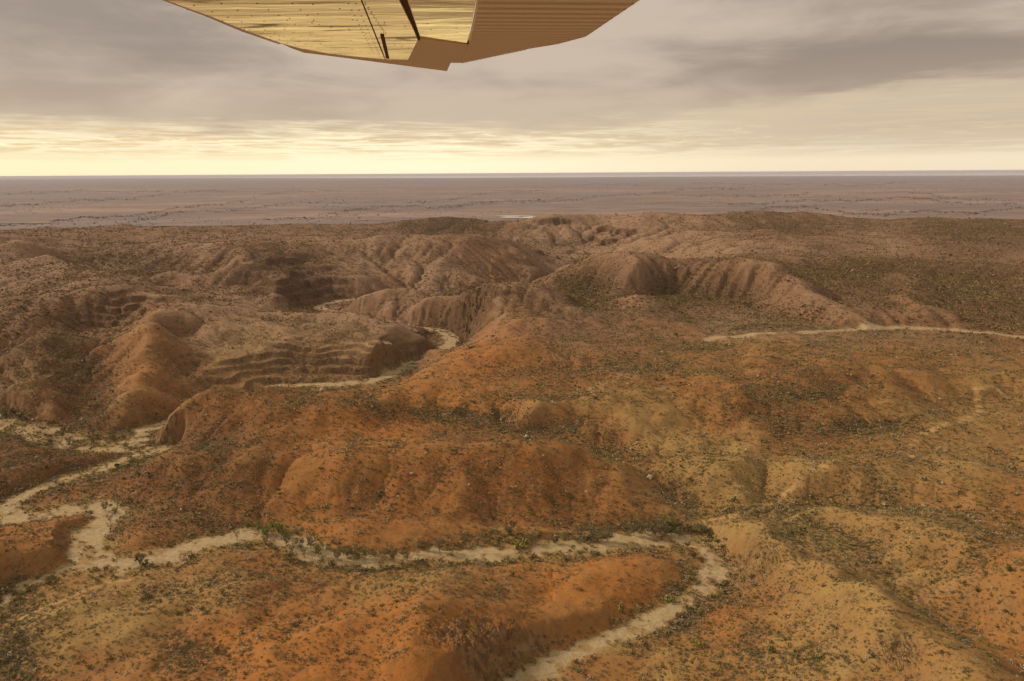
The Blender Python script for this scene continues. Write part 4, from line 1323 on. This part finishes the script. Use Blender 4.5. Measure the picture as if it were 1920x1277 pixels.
def metal_mat(name, col, rough, streak, metallic=1.0):
    m, n, b = new_mat(name)
    P = n.n('ShaderNodeTexCoord').outputs['Object']
    s1 = n.noise(n.scalev(P, (1.5, 4.5, 1)), 1, 6, .68, 1.4)
    s2 = n.noise(n.scalev(P, (4, 24, 1)), 1, 4, .6, .8)
    mottle = n.ramp(s1, .545, .64, 0, streak)  # dark mottling painted into the colour to break up the reflections
    c = n.mix(mottle, col, tuple(x * .30 for x in col))
    c = n.mix(n.ramp(s2, .45, .75, 0, streak * .5), c, tuple(x * .55 for x in col))
    gl = n.n('ShaderNodeBsdfAnisotropic')
    n.link(c, gl.inputs['Color'])
    n.put(gl.inputs['Roughness'], n.ramp(s1, .3, .7, rough * .7, rough * 1.5))
    n.link(c, b.inputs['Base Color'])
    b.inputs['Roughness'].default_value = .6
    mx = n.n('ShaderNodeMixShader')
    mx.inputs[0].default_value = .88
    n.link(b.outputs[0], mx.inputs[1])
    n.link(gl.outputs[0], mx.inputs[2])
    out = [k for k in n.t.nodes if k.type == 'OUTPUT_MATERIAL'][0]
    n.link(mx.outputs[0], out.inputs[0])
    bp = n.n('ShaderNodeBump')
    bp.inputs['Strength'].default_value = .22
    bp.inputs['Distance'].default_value = .02
    n.put(bp.inputs['Height'], n.noise(n.scalev(P, (1.1, 3.2, 1)), 1, 4, .55, .5))
    n.link(bp.outputs[0], b.inputs['Normal'])
    n.link(bp.outputs[0], gl.inputs['Normal'])
    return m


def bead_mat():
    m, n, b = new_mat('beaded_paint')
    P = n.n('ShaderNodeTexCoord').outputs['Object']
    sp = n.n('ShaderNodeSeparateXYZ')
    n.link(P, sp.inputs[0])
    w_ = n.math('SINE', n.math('MULTIPLY', n.math('ADD', sp.outputs[1], n.math('MULTIPLY', sp.outputs[0], -.12)), 42.0))
    nz = n.noise(n.scalev(P, (2, 30, 1)), 1, 4, .6)
    n.link(n.mix(nz, (0.74, 0.62, 0.40), (0.86, 0.74, 0.50)), b.inputs['Base Color'])
    b.inputs['Roughness'].default_value = .42
    b.inputs['Metallic'].default_value = .85
    bp = n.n('ShaderNodeBump')
    bp.inputs['Strength'].default_value = .5
    bp.inputs['Distance'].default_value = .0035
    n.put(bp.inputs['Height'], w_)
    n.link(bp.outputs[0], b.inputs['Normal'])
    return m


wing = bpy.data.objects.new('aeroplane_wing', None)
COL.objects.link(wing)
tag(wing, 'bare metal aeroplane wing seen from below with beaded trailing flap', 'wing')
MW = metal_mat('wing_metal', (1.0, 0.84, 0.49), .14, .9)
MA = metal_mat('aileron_metal', (1.0, 0.86, 0.50), .09, .3)
MB = bead_mat()
MD = simple_mat('dark_gap', (0.07, 0.05, 0.035), .9)
MR = simple_mat('rivet_stain', (0.10, 0.07, 0.04), .7)
riv = rivets([((332, 12), (560, 86)), ((345, 4), (600, 92)), ((398, 0), (640, 98)), ((470, 0), (560, 50)), ((540, 0), (603, 50)), ((603, 50), (670, 56)), ((560, 20), (690, 42)), ((520, 30), (700, 66)), ((560, 62), (705, 84)),
              ((650, 0), (700, 100)), ((664, 0), (712, 104)), ((440, 52), (700, 100)), ((560, 4), (660, 20))])
slab('wing_skin', [(-388, -250), (310, 0), (391, 29), (460, 57), (525, 80), (560, 90), (620, 101), (680, 107.5), (721, 111), (676, 0), (575, -250)], .10, [MW, MR], wing, extra=riv)
riv = rivets([((682, 4), (724, 66)), ((735, 70), (778, 76)), ((733, 84), (772, 92)), ((700, 42), (778, 52))], .0042, .12)
slab('hinge_bay', [(579, -250), (679, 0), (723.5, 111), (765, 112), (783, 75.5), (776, 58), (748, 0), (618, -250)], .09, [MW, MR], wing, lift=.002, extra=riv)
slab('gap_seal', [(618, -250), (748, 0), (776, 58), (783, 75.5), (789, 76), (779, 52), (757, 0), (636, -250)], .05, MD, wing, lift=.012)
slab('hinge_slot', [(713, 67), (720, 67.5), (730, 110.5), (724, 110)], .02, MD, wing, lift=-.003)
riv = rivets([((772, 40), (880, 56)), ((783, 52), (878, 64))], .0042, .16)
slab('aileron', [(636, -250), (757, 0), (779, 52), (789, 76), (874, 86), (885, 40), (893, 0), (948, -250)], .07, [MA, MR], wing, extra=riv, tilt=5.22)
saw = []
for k in range(26):
    f_ = k / 26
    x_, y_ = 868 + (990 - 868) * f_, 118 + (92.5 - 118) * f_
    saw += [(x_, y_ + 1.2), (x_ + 2.4, y_ - 1.2)]
riv = rivets([((992, 91), (1097, 68)), ((1100, 66), (1195, 2)), ((1200, -4), (1400, -140))], .0042, .14)
slab('flap', [(953, -250), (898, 0), (890, 40), (879, 86), (866, 117.5)] + saw + [(1045, 83), (1098, 69), (1200, 0), (1570, -250)], .03, [MB, MR], wing, lift=.004, extra=riv)
slab('wing_tip', [(525, 80), (545, 90), (570, 99), (610, 104), (838, 133.5), (845, 118), (868, 118), (882, 84), (780, 72), (760, 104), (640, 98)], .06, MB, wing, lift=.012)
slab('leading_edge', [(-420, -255), (303, 0), (386, 31), (455, 60), (523, 83), (530, 81), (465, 57), (396, 29), (314, 0), (-380, -250)], .05, simple_mat('edge_paint', (0.62, 0.52, 0.42), .35), wing, lift=.02)

# ------------------------------------------------------------------ haze
def haze():
    x, y0, y1, z0, z1 = 158000, -158000, 158000, PLAIN - 6, 206.0
    v = [(a_, b_, c_) for c_ in (z0, z1) for b_ in (y0, y1) for a_ in (-x, x)]
    f = [(0, 2, 3, 1), (4, 5, 7, 6), (0, 1, 5, 4), (2, 6, 7, 3), (0, 4, 6, 2), (1, 3, 7, 5)]
    m = bpy.data.materials.new('haze_air')
    m.use_nodes = True
    nt = NT(m.node_tree)
    out = nt.n('ShaderNodeOutputMaterial')
    vol = nt.n('ShaderNodeVolumePrincipled')
    vol.inputs['Color'].default_value = (0.95, 0.88, 0.98, 1)
    vol.inputs['Density'].default_value = 1.6e-5
    nt.link(vol.outputs[0], out.inputs['Volume'])
    o = mesh_np('haze', v, f, m)
    tag(o, 'thin mauve haze over the plain', 'haze', kind='stuff')
haze()
